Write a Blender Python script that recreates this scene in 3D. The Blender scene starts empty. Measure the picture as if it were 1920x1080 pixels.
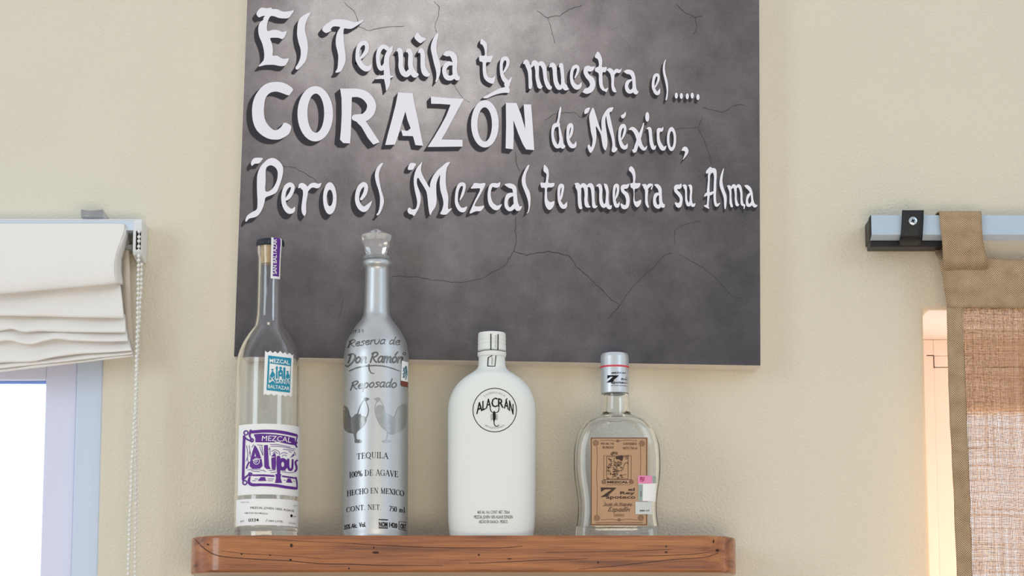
import bpy, bmesh, math, random
from mathutils import Vector
from mathutils.geometry import tessellate_polygon
random.seed(7)
SC = bpy.context.scene
COL = SC.collection
R = math.radians

# ------------------------------------------------------------------ camera
FPX = 5000.0                       # focal length in pixels of a 1920-wide frame
PITCH = R(10.0)
CAM = Vector((0.0, -3.17, 1.2995))
cd = bpy.data.cameras.new('camera')
cd.sensor_width = 36.0
cd.lens = FPX * 36.0 / 1920.0
cd.clip_start = 0.05
cam = bpy.data.objects.new('camera', cd)
COL.objects.link(cam)
cam.location = CAM
cam.rotation_euler = (R(90) + PITCH, 0, 0)
SC.camera = cam

# ------------------------------------------------------------------ world, sun, daylight, exposure
SC.view_settings.view_transform = 'Standard'
SC.view_settings.look = 'None'
SC.view_settings.gamma = 1.0
SC.view_settings.use_curve_mapping = False
SC.view_settings.exposure = 0.0
w = bpy.data.worlds.new('sky'); SC.world = w; w.use_nodes = True
nt = w.node_tree; nt.nodes.clear()
out = nt.nodes.new('ShaderNodeOutputWorld'); bg = nt.nodes.new('ShaderNodeBackground')
tc = nt.nodes.new('ShaderNodeTexCoord'); sx = nt.nodes.new('ShaderNodeSeparateXYZ')
rp = nt.nodes.new('ShaderNodeValToRGB'); mr = nt.nodes.new('ShaderNodeMapRange')
nt.links.new(tc.outputs['Generated'], sx.inputs[0])
nt.links.new(sx.outputs['Y'], mr.inputs['Value'])
mr.inputs['From Min'].default_value = -1; mr.inputs['From Max'].default_value = 1
nt.links.new(mr.outputs[0], rp.inputs[0])
rp.color_ramp.elements[0].position = 0.35; rp.color_ramp.elements[0].color = (0.60, 0.625, 0.65, 1)
rp.color_ramp.elements[1].position = 0.70; rp.color_ramp.elements[1].color = (1.9, 2.0, 2.15, 1)
nt.links.new(rp.outputs[0], bg.inputs['Color']); bg.inputs['Strength'].default_value = 1.0
nt.links.new(bg.outputs[0], out.inputs[0])

sd = bpy.data.lights.new('sun', 'SUN'); sd.energy = 30.0; sd.angle = R(2); sd.color = (1, .985, .99)
so = bpy.data.objects.new('sun', sd); COL.objects.link(so)
so.location = (1, 6, 8); so.rotation_euler = (R(-84.5), 0, R(-9))      # low in the sky behind the wall, it strikes the back of the curtain

def area(name, loc, target, size, energy, color):
    d = bpy.data.lights.new(name, 'AREA'); d.shape = 'RECTANGLE'; d.size, d.size_y = size
    d.energy = energy; d.color = color
    o = bpy.data.objects.new(name, d); COL.objects.link(o); o.location = loc
    o.rotation_euler = (Vector(target) - Vector(loc)).to_track_quat('-Z', 'Y').to_euler()
    return o
area('daylight_from_side_window', (-2.5, -2.6, 2.25), (-.05, 0, 1.95), (1.0, 1.5), 23, (.80, .92, 1))
area('daylight_from_rear_window', (2.3, -2.6, 3.0), (.75, 0, 2.2), (1.2, 1.2), 14, (.62, .82, 1))
area('warm_bounce_fill', (.3, -3.3, .8), (.1, 0, 1.55), (1.4, .6), 26, (1, .85, .62))  # added unseen fill, stands in for warm light bounced up from below

# ------------------------------------------------------------------ pixels of the photograph -> points on real surfaces
CP, SP = math.cos(PITCH), math.sin(PITCH)
def ray(u, v):
    a, b = (u - 960.0) / FPX, (540.0 - v) / FPX
    return Vector((a, CP - b * SP, SP + b * CP))
def at(u, v, y):
    d = ray(u, v); t = (y - CAM.y) / d.y
    return CAM + d * t
def depth(p):
    q = p - CAM
    return q.y * CP + q.z * SP
def px(p):                           # metres per pixel at a point
    return depth(p) / FPX

# ------------------------------------------------------------------ materials
def s2l(c):
    c = c / 255.0
    return c / 12.92 if c <= 0.04045 else ((c + 0.055) / 1.055) ** 2.4
def rgb(r, g, b): return (s2l(r), s2l(g), s2l(b), 1)
def newmat(name):
    m = bpy.data.materials.new(name); m.use_nodes = True
    return m, m.node_tree, m.node_tree.nodes['Principled BSDF']
def mat(name, col, rough=.5, metal=0., vary=.06, scale=40., bump=0., bscale=None, coat=0., spec=.5, trans=0., ior=1.45, stretch=None):
    m, nt, b = newmat(name)
    b.inputs['Roughness'].default_value = rough; b.inputs['Metallic'].default_value = metal
    b.inputs['Coat Weight'].default_value = coat; b.inputs['Specular IOR Level'].default_value = spec
    b.inputs['Transmission Weight'].default_value = trans; b.inputs['IOR'].default_value = ior
    tc = nt.nodes.new('ShaderNodeTexCoord'); no = nt.nodes.new('ShaderNodeTexNoise')
    no.inputs['Scale'].default_value = scale; no.inputs['Detail'].default_value = 5
    src = tc.outputs['Object']
    if stretch:
        mp = nt.nodes.new('ShaderNodeMapping'); mp.inputs['Scale'].default_value = stretch
        nt.links.new(src, mp.inputs[0]); src = mp.outputs[0]
    nt.links.new(src, no.inputs['Vector'])
    mx = nt.nodes.new('ShaderNodeMix'); mx.data_type = 'RGBA'
    lo = [max(0, c * (1 - vary)) for c in col[:3]] + [1]; hi = [min(1, c * (1 + vary)) for c in col[:3]] + [1]
    mx.inputs[6].default_value = lo; mx.inputs[7].default_value = hi
    nt.links.new(no.outputs['Fac'], mx.inputs[0]); nt.links.new(mx.outputs[2], b.inputs['Base Color'])
    if bump:
        n2 = nt.nodes.new('ShaderNodeTexNoise'); n2.inputs['Scale'].default_value = bscale or scale * 3; n2.inputs['Detail'].default_value = 4
        nt.links.new(src, n2.inputs['Vector'])
        bp = nt.nodes.new('ShaderNodeBump'); bp.inputs['Strength'].default_value = bump; bp.inputs['Distance'].default_value = .002
        nt.links.new(n2.outputs['Fac'], bp.inputs['Height']); nt.links.new(bp.outputs[0], b.inputs['Normal'])
    return m

M = {}
M['plaster'] = mat('cream_plaster', rgb(225, 218, 200), .8, vary=.05, scale=5, bump=.8, bscale=330, spec=.25)
M['floor'] = mat('terracotta_floor', rgb(150, 136, 120), .5, vary=.15, scale=6)
M['ground'] = mat('pale_terrace', rgb(226, 220, 208), .9, vary=.05, scale=3)
M['blue_white'] = mat('blue_white_painted_frame', rgb(205, 218, 240), .35, vary=.02)
M['blue_sash'] = mat('lavender_white_sash', rgb(220, 224, 247), .35, vary=.02)
M['gasket'] = mat('blue_gasket', rgb(128, 160, 226), .6)
M['pink_white'] = mat('warm_white_wood_and_reveal_glow', rgb(246, 242, 241), .5, vary=.02)
M['joint'] = mat('dark_joint', rgb(50, 40, 38), .8)
M['canvas_side'] = mat('bare_canvas_edge', rgb(244, 236, 228), .8, vary=.05, scale=60)
M['letter'] = mat('white_lettering_paint', rgb(238, 235, 244), .75, vary=.05, scale=18)
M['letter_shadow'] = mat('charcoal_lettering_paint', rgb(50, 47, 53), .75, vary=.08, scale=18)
M['crack'] = mat('printed_crack', rgb(66, 60, 62), .8)
M['metal_silver'] = mat('satin_silver', rgb(196, 198, 200), .42, metal=.85, vary=.04, scale=300, bump=.05, bscale=1500)
M['etched'] = mat('polished_etching', rgb(120, 119, 116), .22, metal=.9, vary=.12, scale=160)
M['etched_reflection'] = mat('etching_bright_reflection', rgb(176, 177, 176), .28, metal=.9, vary=.10, scale=160)  # paler than the other hen: difference in reflection put into the colour
M['black_ink'] = mat('black_ink', rgb(26, 25, 28), .6, spec=.2)
M['grey_ink'] = mat('grey_ink', rgb(150, 152, 155), .5)
M['white_bottle'] = mat('white_coated_glass', rgb(229, 232, 229), .55, vary=.01, spec=.35)
M['silver_cap'] = mat('silver_foil', rgb(205, 209, 214), .38, metal=.55, vary=.03, scale=200)
M['red'] = mat('red_band', rgb(214, 60, 72), .5)
M['kraft'] = mat('kraft_paper', rgb(186, 148, 116), .8, vary=.10, scale=250)
M['kraft_ink'] = mat('dark_brown_ink', rgb(62, 44, 36), .7)
M['white_paper'] = mat('white_paper', rgb(236, 236, 236), .6, vary=.02)
M['grey_paper'] = mat('pale_grey_paper', rgb(205, 208, 206), .6, vary=.04)
M['pink_paper'] = mat('pink_paper', rgb(226, 140, 180), .6, vary=.12, scale=700)
M['green_grey'] = mat('grey_green_paper', rgb(150, 165, 158), .6, vary=.1, scale=500)
M['purple'] = mat('purple_ink', rgb(92, 34, 138), .55, vary=.08)
M['teal'] = mat('teal_ink', rgb(22, 138, 166), .55, vary=.06)
M['brown_ink'] = mat('brown_ink', rgb(120, 58, 42), .6)
M['black_cap'] = mat('black_ribbed_plastic', rgb(30, 34, 48), .4)
M['cork'] = mat('cork', rgb(222, 192, 140), .8, vary=.2, scale=400)
M['linen'] = mat('off_white_linen', rgb(236, 233, 230), .9, vary=.03, scale=250, bump=.12, bscale=900, spec=.2)
M['linen_back'] = mat('beige_lining', rgb(214, 203, 190), .9, vary=.05, scale=60, spec=.2)
M['white_plastic'] = mat('white_plastic', rgb(226, 228, 230), .35, vary=.02)
M['rail'] = mat('white_aluminium_rail', rgb(208, 222, 238), .35, vary=.02)
M['grey_plastic'] = mat('grey_plastic', rgb(150, 152, 156), .4)
M['smoke_plastic'] = mat('smoky_clear_plastic', rgb(225, 225, 230), .2, trans=.8)
M['dark'] = mat('black_slot', rgb(22, 22, 24), .7)
M['bead'] = mat('white_bead', rgb(232, 232, 228), .3, vary=.02)
M['rod'] = mat('blue_grey_aluminium', rgb(184, 200, 217), .42, vary=.03, metal=.1)
M['leather'] = mat('black_leather', rgb(24, 24, 28), .45, vary=.2, scale=200, bump=.2, bscale=600)
M['steel'] = mat('zinc_screw', rgb(200, 210, 216), .3, metal=.9)

def glass(name, col, rough=0.0, ior=1.48):
    m, nt, b = newmat(name)
    b.inputs['Base Color'].default_value = col; b.inputs['Roughness'].default_value = rough
    b.inputs['Transmission Weight'].default_value = 1; b.inputs['IOR'].default_value = ior
    return m
M['glass'] = glass('clear_bottle_glass', (1, 1, 1, 1))
M['glass2'] = glass('clear_flask_glass', (.985, .995, .993, 1))
M['crystal'] = mat('crystal_stopper', (.97, .975, .98, 1), .03, vary=0, trans=.84, ior=1.45)
def thin_glass():
    m, nt, b = newmat('window_glass'); N, L = nt.nodes.new, nt.links.new
    t, g, x, f = N('ShaderNodeBsdfTransparent'), N('ShaderNodeBsdfGlossy'), N('ShaderNodeMixShader'), N('ShaderNodeFresnel')
    g.inputs['Roughness'].default_value = .0; f.inputs['IOR'].default_value = 1.45; t.inputs[0].default_value = (.96, .98, 1, 1)
    L(f.outputs[0], x.inputs[0]); L(t.outputs[0], x.inputs[1]); L(g.outputs[0], x.inputs[2]); L(x.outputs[0], nt.nodes['Material Output'].inputs[0])
    nt.nodes.remove(b); return m
M['pane'] = thin_glass()
def cloth(name, col, through=.4):
    m = mat(name, col, .9, vary=.03, scale=250, bump=.12, bscale=900, spec=.15); nt = m.node_tree; L = nt.links.new
    b = nt.nodes['Principled BSDF']; t = nt.nodes.new('ShaderNodeBsdfTranslucent'); x = nt.nodes.new('ShaderNodeMixShader')
    t.inputs[0].default_value = col; x.inputs[0].default_value = through
    L(b.outputs[0], x.inputs[1]); L(t.outputs[0], x.inputs[2]); L(x.outputs[0], nt.nodes['Material Output'].inputs[0]); return m
M['linen'] = cloth('off_white_linen', rgb(246, 243, 240), .12)

# printed concrete of the canvas: mottled, paler in the upper middle as printed
def concrete(org):
    m, nt, b = newmat('printed_concrete'); N, L = nt.nodes.new, nt.links.new
    b.inputs['Roughness'].default_value = .75; b.inputs['Specular IOR Level'].default_value = .25
    tc = N('ShaderNodeTexCoord'); mp = N('ShaderNodeMapping')
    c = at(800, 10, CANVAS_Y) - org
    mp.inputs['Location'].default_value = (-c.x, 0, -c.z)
    L(tc.outputs['Object'], mp.inputs[0])
    n1 = N('ShaderNodeTexNoise'); n1.inputs['Scale'].default_value = 7; n1.inputs['Detail'].default_value = 8; n1.inputs['Roughness'].default_value = .62
    L(tc.outputs['Object'], n1.inputs['Vector'])
    ln = N('ShaderNodeVectorMath'); ln.operation = 'LENGTH'
    fl = N('ShaderNodeVectorMath'); fl.operation = 'MULTIPLY'; fl.inputs[1].default_value = (1.0, 0, 1.0)
    L(mp.outputs[0], fl.inputs[0]); L(fl.outputs[0], ln.inputs[0])
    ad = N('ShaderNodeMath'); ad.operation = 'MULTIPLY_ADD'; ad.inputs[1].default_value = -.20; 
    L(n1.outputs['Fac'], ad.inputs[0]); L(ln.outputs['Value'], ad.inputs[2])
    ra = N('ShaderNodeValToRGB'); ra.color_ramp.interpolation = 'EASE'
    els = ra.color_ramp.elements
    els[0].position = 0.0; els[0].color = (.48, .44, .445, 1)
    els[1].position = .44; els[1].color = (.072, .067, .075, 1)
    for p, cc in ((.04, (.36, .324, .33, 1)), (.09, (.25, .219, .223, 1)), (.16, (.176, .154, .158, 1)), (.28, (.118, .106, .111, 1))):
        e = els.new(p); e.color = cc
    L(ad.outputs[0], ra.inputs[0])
    n2 = N('ShaderNodeTexNoise'); n2.inputs['Scale'].default_value = 26; n2.inputs['Detail'].default_value = 9; n2.inputs['Roughness'].default_value = .62
    L(tc.outputs['Object'], n2.inputs['Vector'])
    n3 = N('ShaderNodeTexNoise'); n3.inputs['Scale'].default_value = 800; n3.inputs['Detail'].default_value = 2
    L(tc.outputs['Object'], n3.inputs['Vector'])
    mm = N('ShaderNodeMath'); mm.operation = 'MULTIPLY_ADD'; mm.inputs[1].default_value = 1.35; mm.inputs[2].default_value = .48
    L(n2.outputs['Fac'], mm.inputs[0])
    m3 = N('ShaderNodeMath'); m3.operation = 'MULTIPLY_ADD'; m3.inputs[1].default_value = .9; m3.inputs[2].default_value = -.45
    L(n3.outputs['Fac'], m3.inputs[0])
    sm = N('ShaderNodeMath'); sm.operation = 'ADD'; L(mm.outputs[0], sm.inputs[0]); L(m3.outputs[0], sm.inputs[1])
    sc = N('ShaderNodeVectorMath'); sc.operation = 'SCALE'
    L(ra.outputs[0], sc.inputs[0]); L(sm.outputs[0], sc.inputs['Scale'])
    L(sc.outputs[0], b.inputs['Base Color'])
    return m

def wood():
    m, nt, b = newmat('varnished_wood'); N, L = nt.nodes.new, nt.links.new
    b.inputs['Roughness'].default_value = .42; b.inputs['Coat Weight'].default_value = .6; b.inputs['Coat Roughness'].default_value = .12
    tc = N('ShaderNodeTexCoord'); mp = N('ShaderNodeMapping'); mp.inputs['Scale'].default_value = (1.0, 14, 22)
    mp.inputs['Rotation'].default_value = (0, R(1.2), 0)
    L(tc.outputs['Object'], mp.inputs[0])
    n1 = N('ShaderNodeTexNoise'); n1.inputs['Scale'].default_value = 5; n1.inputs['Detail'].default_value = 7; n1.inputs['Distortion'].default_value = .4
    L(mp.outputs[0], n1.inputs['Vector'])
    mp2 = N('ShaderNodeMapping'); mp2.inputs['Scale'].default_value = (4, 90, 280); L(tc.outputs['Object'], mp2.inputs[0])
    n2 = N('ShaderNodeTexNoise'); n2.inputs['Scale'].default_value = 6; n2.inputs['Detail'].default_value = 5
    L(mp2.outputs[0], n2.inputs['Vector'])
    r1 = N('ShaderNodeValToRGB'); e = r1.color_ramp.elements
    e[0].position = .30; e[0].color = rgb(98, 52, 24); e[1].position = .72; e[1].color = rgb(184, 120, 64)
    x = e.new(.42); x.color = rgb(146, 84, 42); x = e.new(.55); x.color = rgb(168, 102, 52)
    L(n1.outputs['Fac'], r1.inputs[0])
    r2 = N('ShaderNodeValToRGB'); r2.color_ramp.elements[0].position = .32; r2.color_ramp.elements[0].color = (.55, .46, .40, 1)
    r2.color_ramp.elements[1].position = .5; r2.color_ramp.elements[1].color = (1, 1, 1, 1)
    L(n2.outputs['Fac'], r2.inputs[0])
    mx = N('ShaderNodeMix'); mx.data_type = 'RGBA'; mx.blend_type = 'MULTIPLY'; mx.inputs[0].default_value = 1
    L(r1.outputs[0], mx.inputs[6]); L(r2.outputs[0], mx.inputs[7])
    L(mx.outputs[2], b.inputs['Base Color'])
    return m

def burlap(name, open_weave):
    m, nt, b = newmat(name); N, L = nt.nodes.new, nt.links.new
    def math_(op, a, c=None, d=None):
        n = N('ShaderNodeMath'); n.operation = op
        for i, x in enumerate((a, c, d)):
            if x is None: continue
            if isinstance(x, (int, float)): n.inputs[i].default_value = x
            else: L(x, n.inputs[i])
        return n.outputs[0]
    uv = N('ShaderNodeTexCoord'); sp = N('ShaderNodeSeparateXYZ'); L(uv.outputs['UV'], sp.inputs[0])
    def noise(scale, detail=3, stretch=(1, 1, 1)):
        mp = N('ShaderNodeMapping'); mp.inputs['Scale'].default_value = stretch
        n = N('ShaderNodeTexNoise'); n.inputs['Scale'].default_value = scale; n.inputs['Detail'].default_value = detail
        L(uv.outputs['UV'], mp.inputs[0]); L(mp.outputs[0], n.inputs['Vector'])
        return n.outputs['Fac']
    p = .00175 if open_weave else .0026
    wob = noise(18, 2)
    x = math_('MULTIPLY_ADD', wob, .004, sp.outputs[0]); y = math_('MULTIPLY_ADD', wob, .009, sp.outputs[1])
    sxw = math_('SINE', math_('MULTIPLY', x, 2 * math.pi / p)); syw = math_('SINE', math_('MULTIPLY', y, 2 * math.pi / p))
    # thread thickness changes along the cloth: streaks in each direction
    hx = math_('MULTIPLY_ADD', noise(1, 4, (260, 5, 1)), 3.4, -1.62)
    hy = math_('MULTIPLY_ADD', noise(1, 4, (5, 260, 1)), 3.6, -1.70)
    tone = N('ShaderNodeValToRGB'); e = tone.color_ramp.elements
    if open_weave:
        e[0].position = .3; e[0].color = rgb(118, 84, 58); e[1].position = .7; e[1].color = rgb(186, 148, 114)
    else:
        e[0].position = .25; e[0].color = rgb(134, 108, 80); e[1].position = .75; e[1].color = rgb(220, 192, 158)
    if open_weave:
        L(noise(300, 3), tone.inputs[0])
        holes = math_('MULTIPLY', math_('GREATER_THAN', sxw, hx), math_('GREATER_THAN', syw, hy))
        df = N('ShaderNodeBsdfDiffuse'); tl = N('ShaderNodeBsdfTranslucent'); tr = N('ShaderNodeBsdfTransparent')
        L(tone.outputs[0], df.inputs[0])
        tm = N('ShaderNodeMix'); tm.data_type = 'RGBA'; tm.blend_type = 'MULTIPLY'; tm.inputs[0].default_value = 1; tm.inputs[7].default_value = (1, .78, .55, 1)
        L(tone.outputs[0], tm.inputs[6]); L(tm.outputs[2], tl.inputs[0])
        m1 = N('ShaderNodeMixShader'); m1.inputs[0].default_value = .06; L(df.outputs[0], m1.inputs[1]); L(tl.outputs[0], m1.inputs[2])
        m2 = N('ShaderNodeMixShader'); L(holes, m2.inputs[0]); L(m1.outputs[0], m2.inputs[1]); L(tr.outputs[0], m2.inputs[2])
        nt.nodes.remove(b); L(m2.outputs[0], nt.nodes['Material Output'].inputs[0])
    else:
        wv = math_('MULTIPLY', sxw, syw)
        t = math_('MULTIPLY_ADD', wv, .46, math_('MULTIPLY_ADD', noise(60, 5), .5, .27))
        L(t, tone.inputs[0]); L(tone.outputs[0], b.inputs['Base Color'])
        b.inputs['Roughness'].default_value = .95; b.inputs['Specular IOR Level'].default_value = .1
        bp = N('ShaderNodeBump'); bp.inputs['Strength'].default_value = .6; bp.inputs['Distance'].default_value = .001
        L(wv, bp.inputs['Height']); L(bp.outputs[0], b.inputs['Normal'])
    return m

# ------------------------------------------------------------------ mesh helpers
class MB:
    def __init__(s): s.v, s.f, s.mi, s.uv = [], [], [], None
    def add(s, verts, faces, mi=0):
        o = len(s.v); s.v += [Vector(p) for p in verts]
        s.f += [tuple(i + o for i in f) for f in faces]; s.mi += [mi] * len(faces)
    def box(s, a, b, mi=0):
        (x0, y0, z0), (x1, y1, z1) = a, b
        x0, x1 = sorted((x0, x1)); y0, y1 = sorted((y0, y1)); z0, z1 = sorted((z0, z1))
        s.add([(x0, y0, z0), (x1, y0, z0), (x1, y1, z0), (x0, y1, z0), (x0, y0, z1), (x1, y0, z1), (x1, y1, z1), (x0, y1, z1)],
              [(0, 3, 2, 1), (4, 5, 6, 7), (0, 1, 5, 4), (1, 2, 6, 5), (2, 3, 7, 6), (3, 0, 4, 7)], mi)
    def lathe(s, c, prof, n=48, mi=0, cap0=True, cap1=True):
        k = len(prof); vs = []
        for r, z in prof:
            for i in range(n):
                a = 2 * math.pi * i / n
                vs.append((c[0] + r * math.sin(a), c[1] - r * math.cos(a), z))
        fs = [(j * n + i, j * n + (i + 1) % n, (j + 1) * n + (i + 1) % n, (j + 1) * n + i) for j in range(k - 1) for i in range(n)]
        if cap0: fs.append(tuple(reversed(range(n))))
        if cap1: fs.append(tuple((k - 1) * n + i for i in range(n)))
        s.add(vs, fs, mi)
    def ball(s, c, r, n=8, m=5, mi=0):
        vs = [(c[0], c[1], c[2] - r)]
        for j in range(1, m):
            t = -math.pi / 2 + math.pi * j / m
            vs += [(c[0] + r * math.cos(t) * math.cos(2 * math.pi * i / n), c[1] + r * math.cos(t) * math.sin(2 * math.pi * i / n), c[2] + r * math.sin(t)) for i in range(n)]
        vs.append((c[0], c[1], c[2] + r)); top = len(vs) - 1
        fs = [(0, 1 + (i + 1) % n, 1 + i) for i in range(n)]
        for j in range(m - 2):
            fs += [(1 + j * n + i, 1 + j * n + (i + 1) % n, 1 + (j + 1) * n + (i + 1) % n, 1 + (j + 1) * n + i) for i in range(n)]
        fs += [(1 + (m - 2) * n + i, 1 + (m - 2) * n + (i + 1) % n, top) for i in range(n)]
        s.add(vs, fs, mi)
    def tube(s, pts, r, n=8, mi=0):
        pts = [Vector(p) for p in pts]; vs = []
        for k, p in enumerate(pts):
            d = (pts[min(k + 1, len(pts) - 1)] - pts[max(k - 1, 0)]).normalized()
            a = d.orthogonal().normalized(); b = d.cross(a)
            vs += [p + a * r * math.cos(2 * math.pi * i / n) + b * r * math.sin(2 * math.pi * i / n) for i in range(n)]
        fs = [(j * n + i, j * n + (i + 1) % n, (j + 1) * n + (i + 1) % n, (j + 1) * n + i) for j in range(len(pts) - 1) for i in range(n)]
        fs += [tuple(reversed(range(n))), tuple((len(pts) - 1) * n + i for i in range(n))]
        s.add(vs, fs, mi)
    def grid(s, rows, mi=0):           # rows of points -> quads
        n = len(rows[0]); vs = [p for r_ in rows for p in r_]
        s.add(vs, [(j * n + i, j * n + i + 1, (j + 1) * n + i + 1, (j + 1) * n + i) for j in range(len(rows) - 1) for i in range(n - 1)], mi)
    def build(s, name, mats, parent=None, smooth=False, bevel=0., seg=2, normals=True):
        mats = mats if isinstance(mats, (list, tuple)) else [mats]
        off = world_loc(parent) if parent else Vector()
        me = bpy.data.meshes.new(name); me.from_pydata([p - off for p in s.v], [], s.f)
        for m_ in mats: me.materials.append(m_)
        for p_, k in zip(me.polygons, s.mi): p_.material_index = k; p_.use_smooth = smooth
        if normals:
            bm = bmesh.new(); bm.from_mesh(me); bmesh.ops.recalc_face_normals(bm, faces=bm.faces); bm.to_mesh(me); bm.free()
        if s.uv:
            ul = me.uv_layers.new(name='UVMap')
            for lp in me.loops: ul.data[lp.index].uv = s.uv[lp.vertex_index]
        me.update()
        o = bpy.data.objects.new(name, me); COL.objects.link(o)
        if parent: o.parent = parent
        if bevel:
            b = o.modifiers.new('bevel', 'BEVEL'); b.width = bevel; b.segments = seg; b.limit_method = 'ANGLE'; b.angle_limit = R(40)
        return o
def world_loc(o):
    p = Vector()
    while o: p = p + Vector(o.location); o = o.parent
    return p
def smooth_by_angle(o, deg=35):
    me = o.data
    for p_ in me.polygons: p_.use_smooth = True
    bm = bmesh.new(); bm.from_mesh(me)
    for e in bm.edges:
        if len(e.link_faces) == 2 and e.calc_face_angle(0) > R(deg): e.smooth = False
    bm.to_mesh(me); bm.free()
    return o
def thing(name, label, cat, loc, group=None):
    o = bpy.data.objects.new(name, None); COL.objects.link(o); o.empty_display_size = .02
    o.location = loc; o['label'] = label; o['category'] = cat
    if group: o['group'] = group
    return o
def structure(o): o['kind'] = 'structure'; return o

# ------------------------------------------------------------------ drawing: shapes in photograph pixels, laid on a surface
def catmull(pts, n=5, closed=False):
    out = []; k = len(pts)
    rng = range(k if closed else k - 1)
    for i in rng:
        P = [pts[(i + d) % k] if closed else pts[min(max(i + d, 0), k - 1)] for d in (-1, 0, 1, 2)]
        for j in range(n):
            t = j / n
            out.append(tuple(.5 * (2 * b + (c - a) * t + (2 * a - 5 * b + 4 * c - d) * t * t + (3 * b - a - 3 * c + d) * t ** 3) for a, b, c, d in zip(*P)))
    if not closed: out.append(tuple(pts[-1]))
    return out
class Draw:
    """collects triangles in pixel space"""
    def __init__(s, ox=0, oy=0, sc=1.0): s.t, s.o, s.cuts = [], (ox, oy, sc), []
    def block(s, ox, oy, sc): s.o = (ox, oy, sc); return s
    def mark(s): s.cuts.append(len(s.t))
    def _p(s, x, y): return (s.o[0] + x / s.o[2], s.o[1] + y / s.o[2])
    def poly(s, pts, holes=(), sm=True):
        s.mark()
        loops = [[Vector((*s._p(*q), 0)) for q in (catmull(l, 3, True) if sm else l)] for l in (pts, *holes)]
        flat = [q for l in loops for q in l]
        for a, b, c in tessellate_polygon(loops): s.t.append(tuple((flat[i].x, flat[i].y) for i in (a, b, c)))
    def stroke(s, pts, w=None, sm=True, closed=False):
        s.mark()
        pts = [p if len(p) == 3 else (p[0], p[1], w) for p in pts]
        if sm and len(pts) > 2: pts = catmull(pts, 5, closed)
        if closed: pts = pts + [pts[0]]
        L_ = []
        for k, (x, y, ww) in enumerate(pts):
            a, b = pts[max(k - 1, 0)], pts[min(k + 1, len(pts) - 1)]
            if closed and k in (0, len(pts) - 1): a, b = pts[-2], pts[1]
            dx, dy = b[0] - a[0], b[1] - a[1]; l = math.hypot(dx, dy) or 1
            nx, ny = -dy / l * ww / 2, dx / l * ww / 2
            L_.append((s._p(x + nx, y + ny), s._p(x - nx, y - ny)))
        for (a, b), (c, d) in zip(L_, L_[1:]): s.t += [(a, b, d), (a, d, c)]
        if not closed:                    # rounded ends
            for (x, y, ww), sgn, q in ((pts[0], 1, pts[1]), (pts[-1], -1, pts[-2])):
                ang = math.atan2(y - q[1], x - q[0]); r = ww / 2; last = None
                for k in range(5):
                    t = ang - math.pi / 2 + math.pi * k / 4
                    cur = s._p(x + r * math.cos(t) * 1.0, y + r * math.sin(t))
                    if last: s.t.append((s._p(x, y), last, cur))
                    last = cur
    def ell(s, cx, cy, rx, ry, n=20):
        s.mark()
        P = [s._p(cx + rx * math.cos(2 * math.pi * i / n), cy + ry * math.sin(2 * math.pi * i / n)) for i in range(n)]
        c = s._p(cx, cy)
        s.t += [(c, P[i], P[(i + 1) % n]) for i in range(n)]
    def ring(s, cx, cy, rx, ry, jx, jy, jrx, jry, n=40):
        s.mark()
        A = [s._p(cx + rx * math.cos(2 * math.pi * i / n), cy + ry * math.sin(2 * math.pi * i / n)) for i in range(n)]
        B = [s._p(jx + jrx * math.cos(2 * math.pi * i / n), jy + jry * math.sin(2 * math.pi * i / n)) for i in range(n)]
        for i in range(n):
            j = (i + 1) % n; s.t += [(A[i], A[j], B[j]), (A[i], B[j], B[i])]
    def circle(s, cx, cy, r, w): s.ring(cx, cy, r + w / 2, r + w / 2, cx, cy, r - w / 2, r - w / 2, 28)
    def text(s, body, x0, x1, base, cap, shear=0., bold=0.):
        """sans text fitted between x0 and x1; base = y or (left, middle, right); cap = capital height"""
        T, wd = font_tris(body, bold)
        if isinstance(base, (int, float)): base = (base,) * 3
        def q(p):
            f = p[0] / wd
            y = base[0] * (1 - f) * (1 - 2 * f) + base[1] * 4 * f * (1 - f) + base[2] * f * (2 * f - 1)
            return s._p(x0 + f * (x1 - x0) + shear * p[1] * cap, y - p[1] * cap)
        s.t += [tuple(q(p) for p in t) for t in T]
    def affine_text(s, body, bl, br, h):
        T, wd = font_tris(body, .0)
        def q(p):
            f = p[0] / wd
            return s._p(bl[0] + f * (br[0] - bl[0]), bl[1] + f * (br[1] - bl[1]) - p[1] * h)
        s.t += [tuple(q(p) for p in t) for t in T]
    def arc_text(s, body, cx, cy, r, a0, a1, cap, inside=False):
        T, wd = font_tris(body, 0)
        def q(p):
            a = R(a0 + (a1 - a0) * p[0] / wd); rr = r + (-p[1] * cap if inside else p[1] * cap)
            return s._p(cx + rr * math.sin(a), cy - rr * math.cos(a))
        s.t += [tuple(q(p) for p in t) for t in T]
    def glyphs(s, font, body, x0, x1, base, h, shear=0., wt=1.):
        W = sum(font.get(c, (.5, []))[0] for c in body)
        if isinstance(base, (int, float)): base = (base,) * 3
        k = (x1 - x0) / W; x = 0
        for c in body:
            adv, st = font.get(c, (.5, []))
            for item in st:
                pts = []
                for (gx, gy, gw) in item:
                    f = (x + gx) / W
                    y = base[0] * (1 - f) * (1 - 2 * f) + base[1] * 4 * f * (1 - f) + base[2] * f * (2 * f - 1)
                    pts.append((x0 + (x + gx) * k + shear * gy * h, y - gy * h, gw * h * wt))
                s.stroke(pts, sm=len(pts) > 2)
            x += adv
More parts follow.
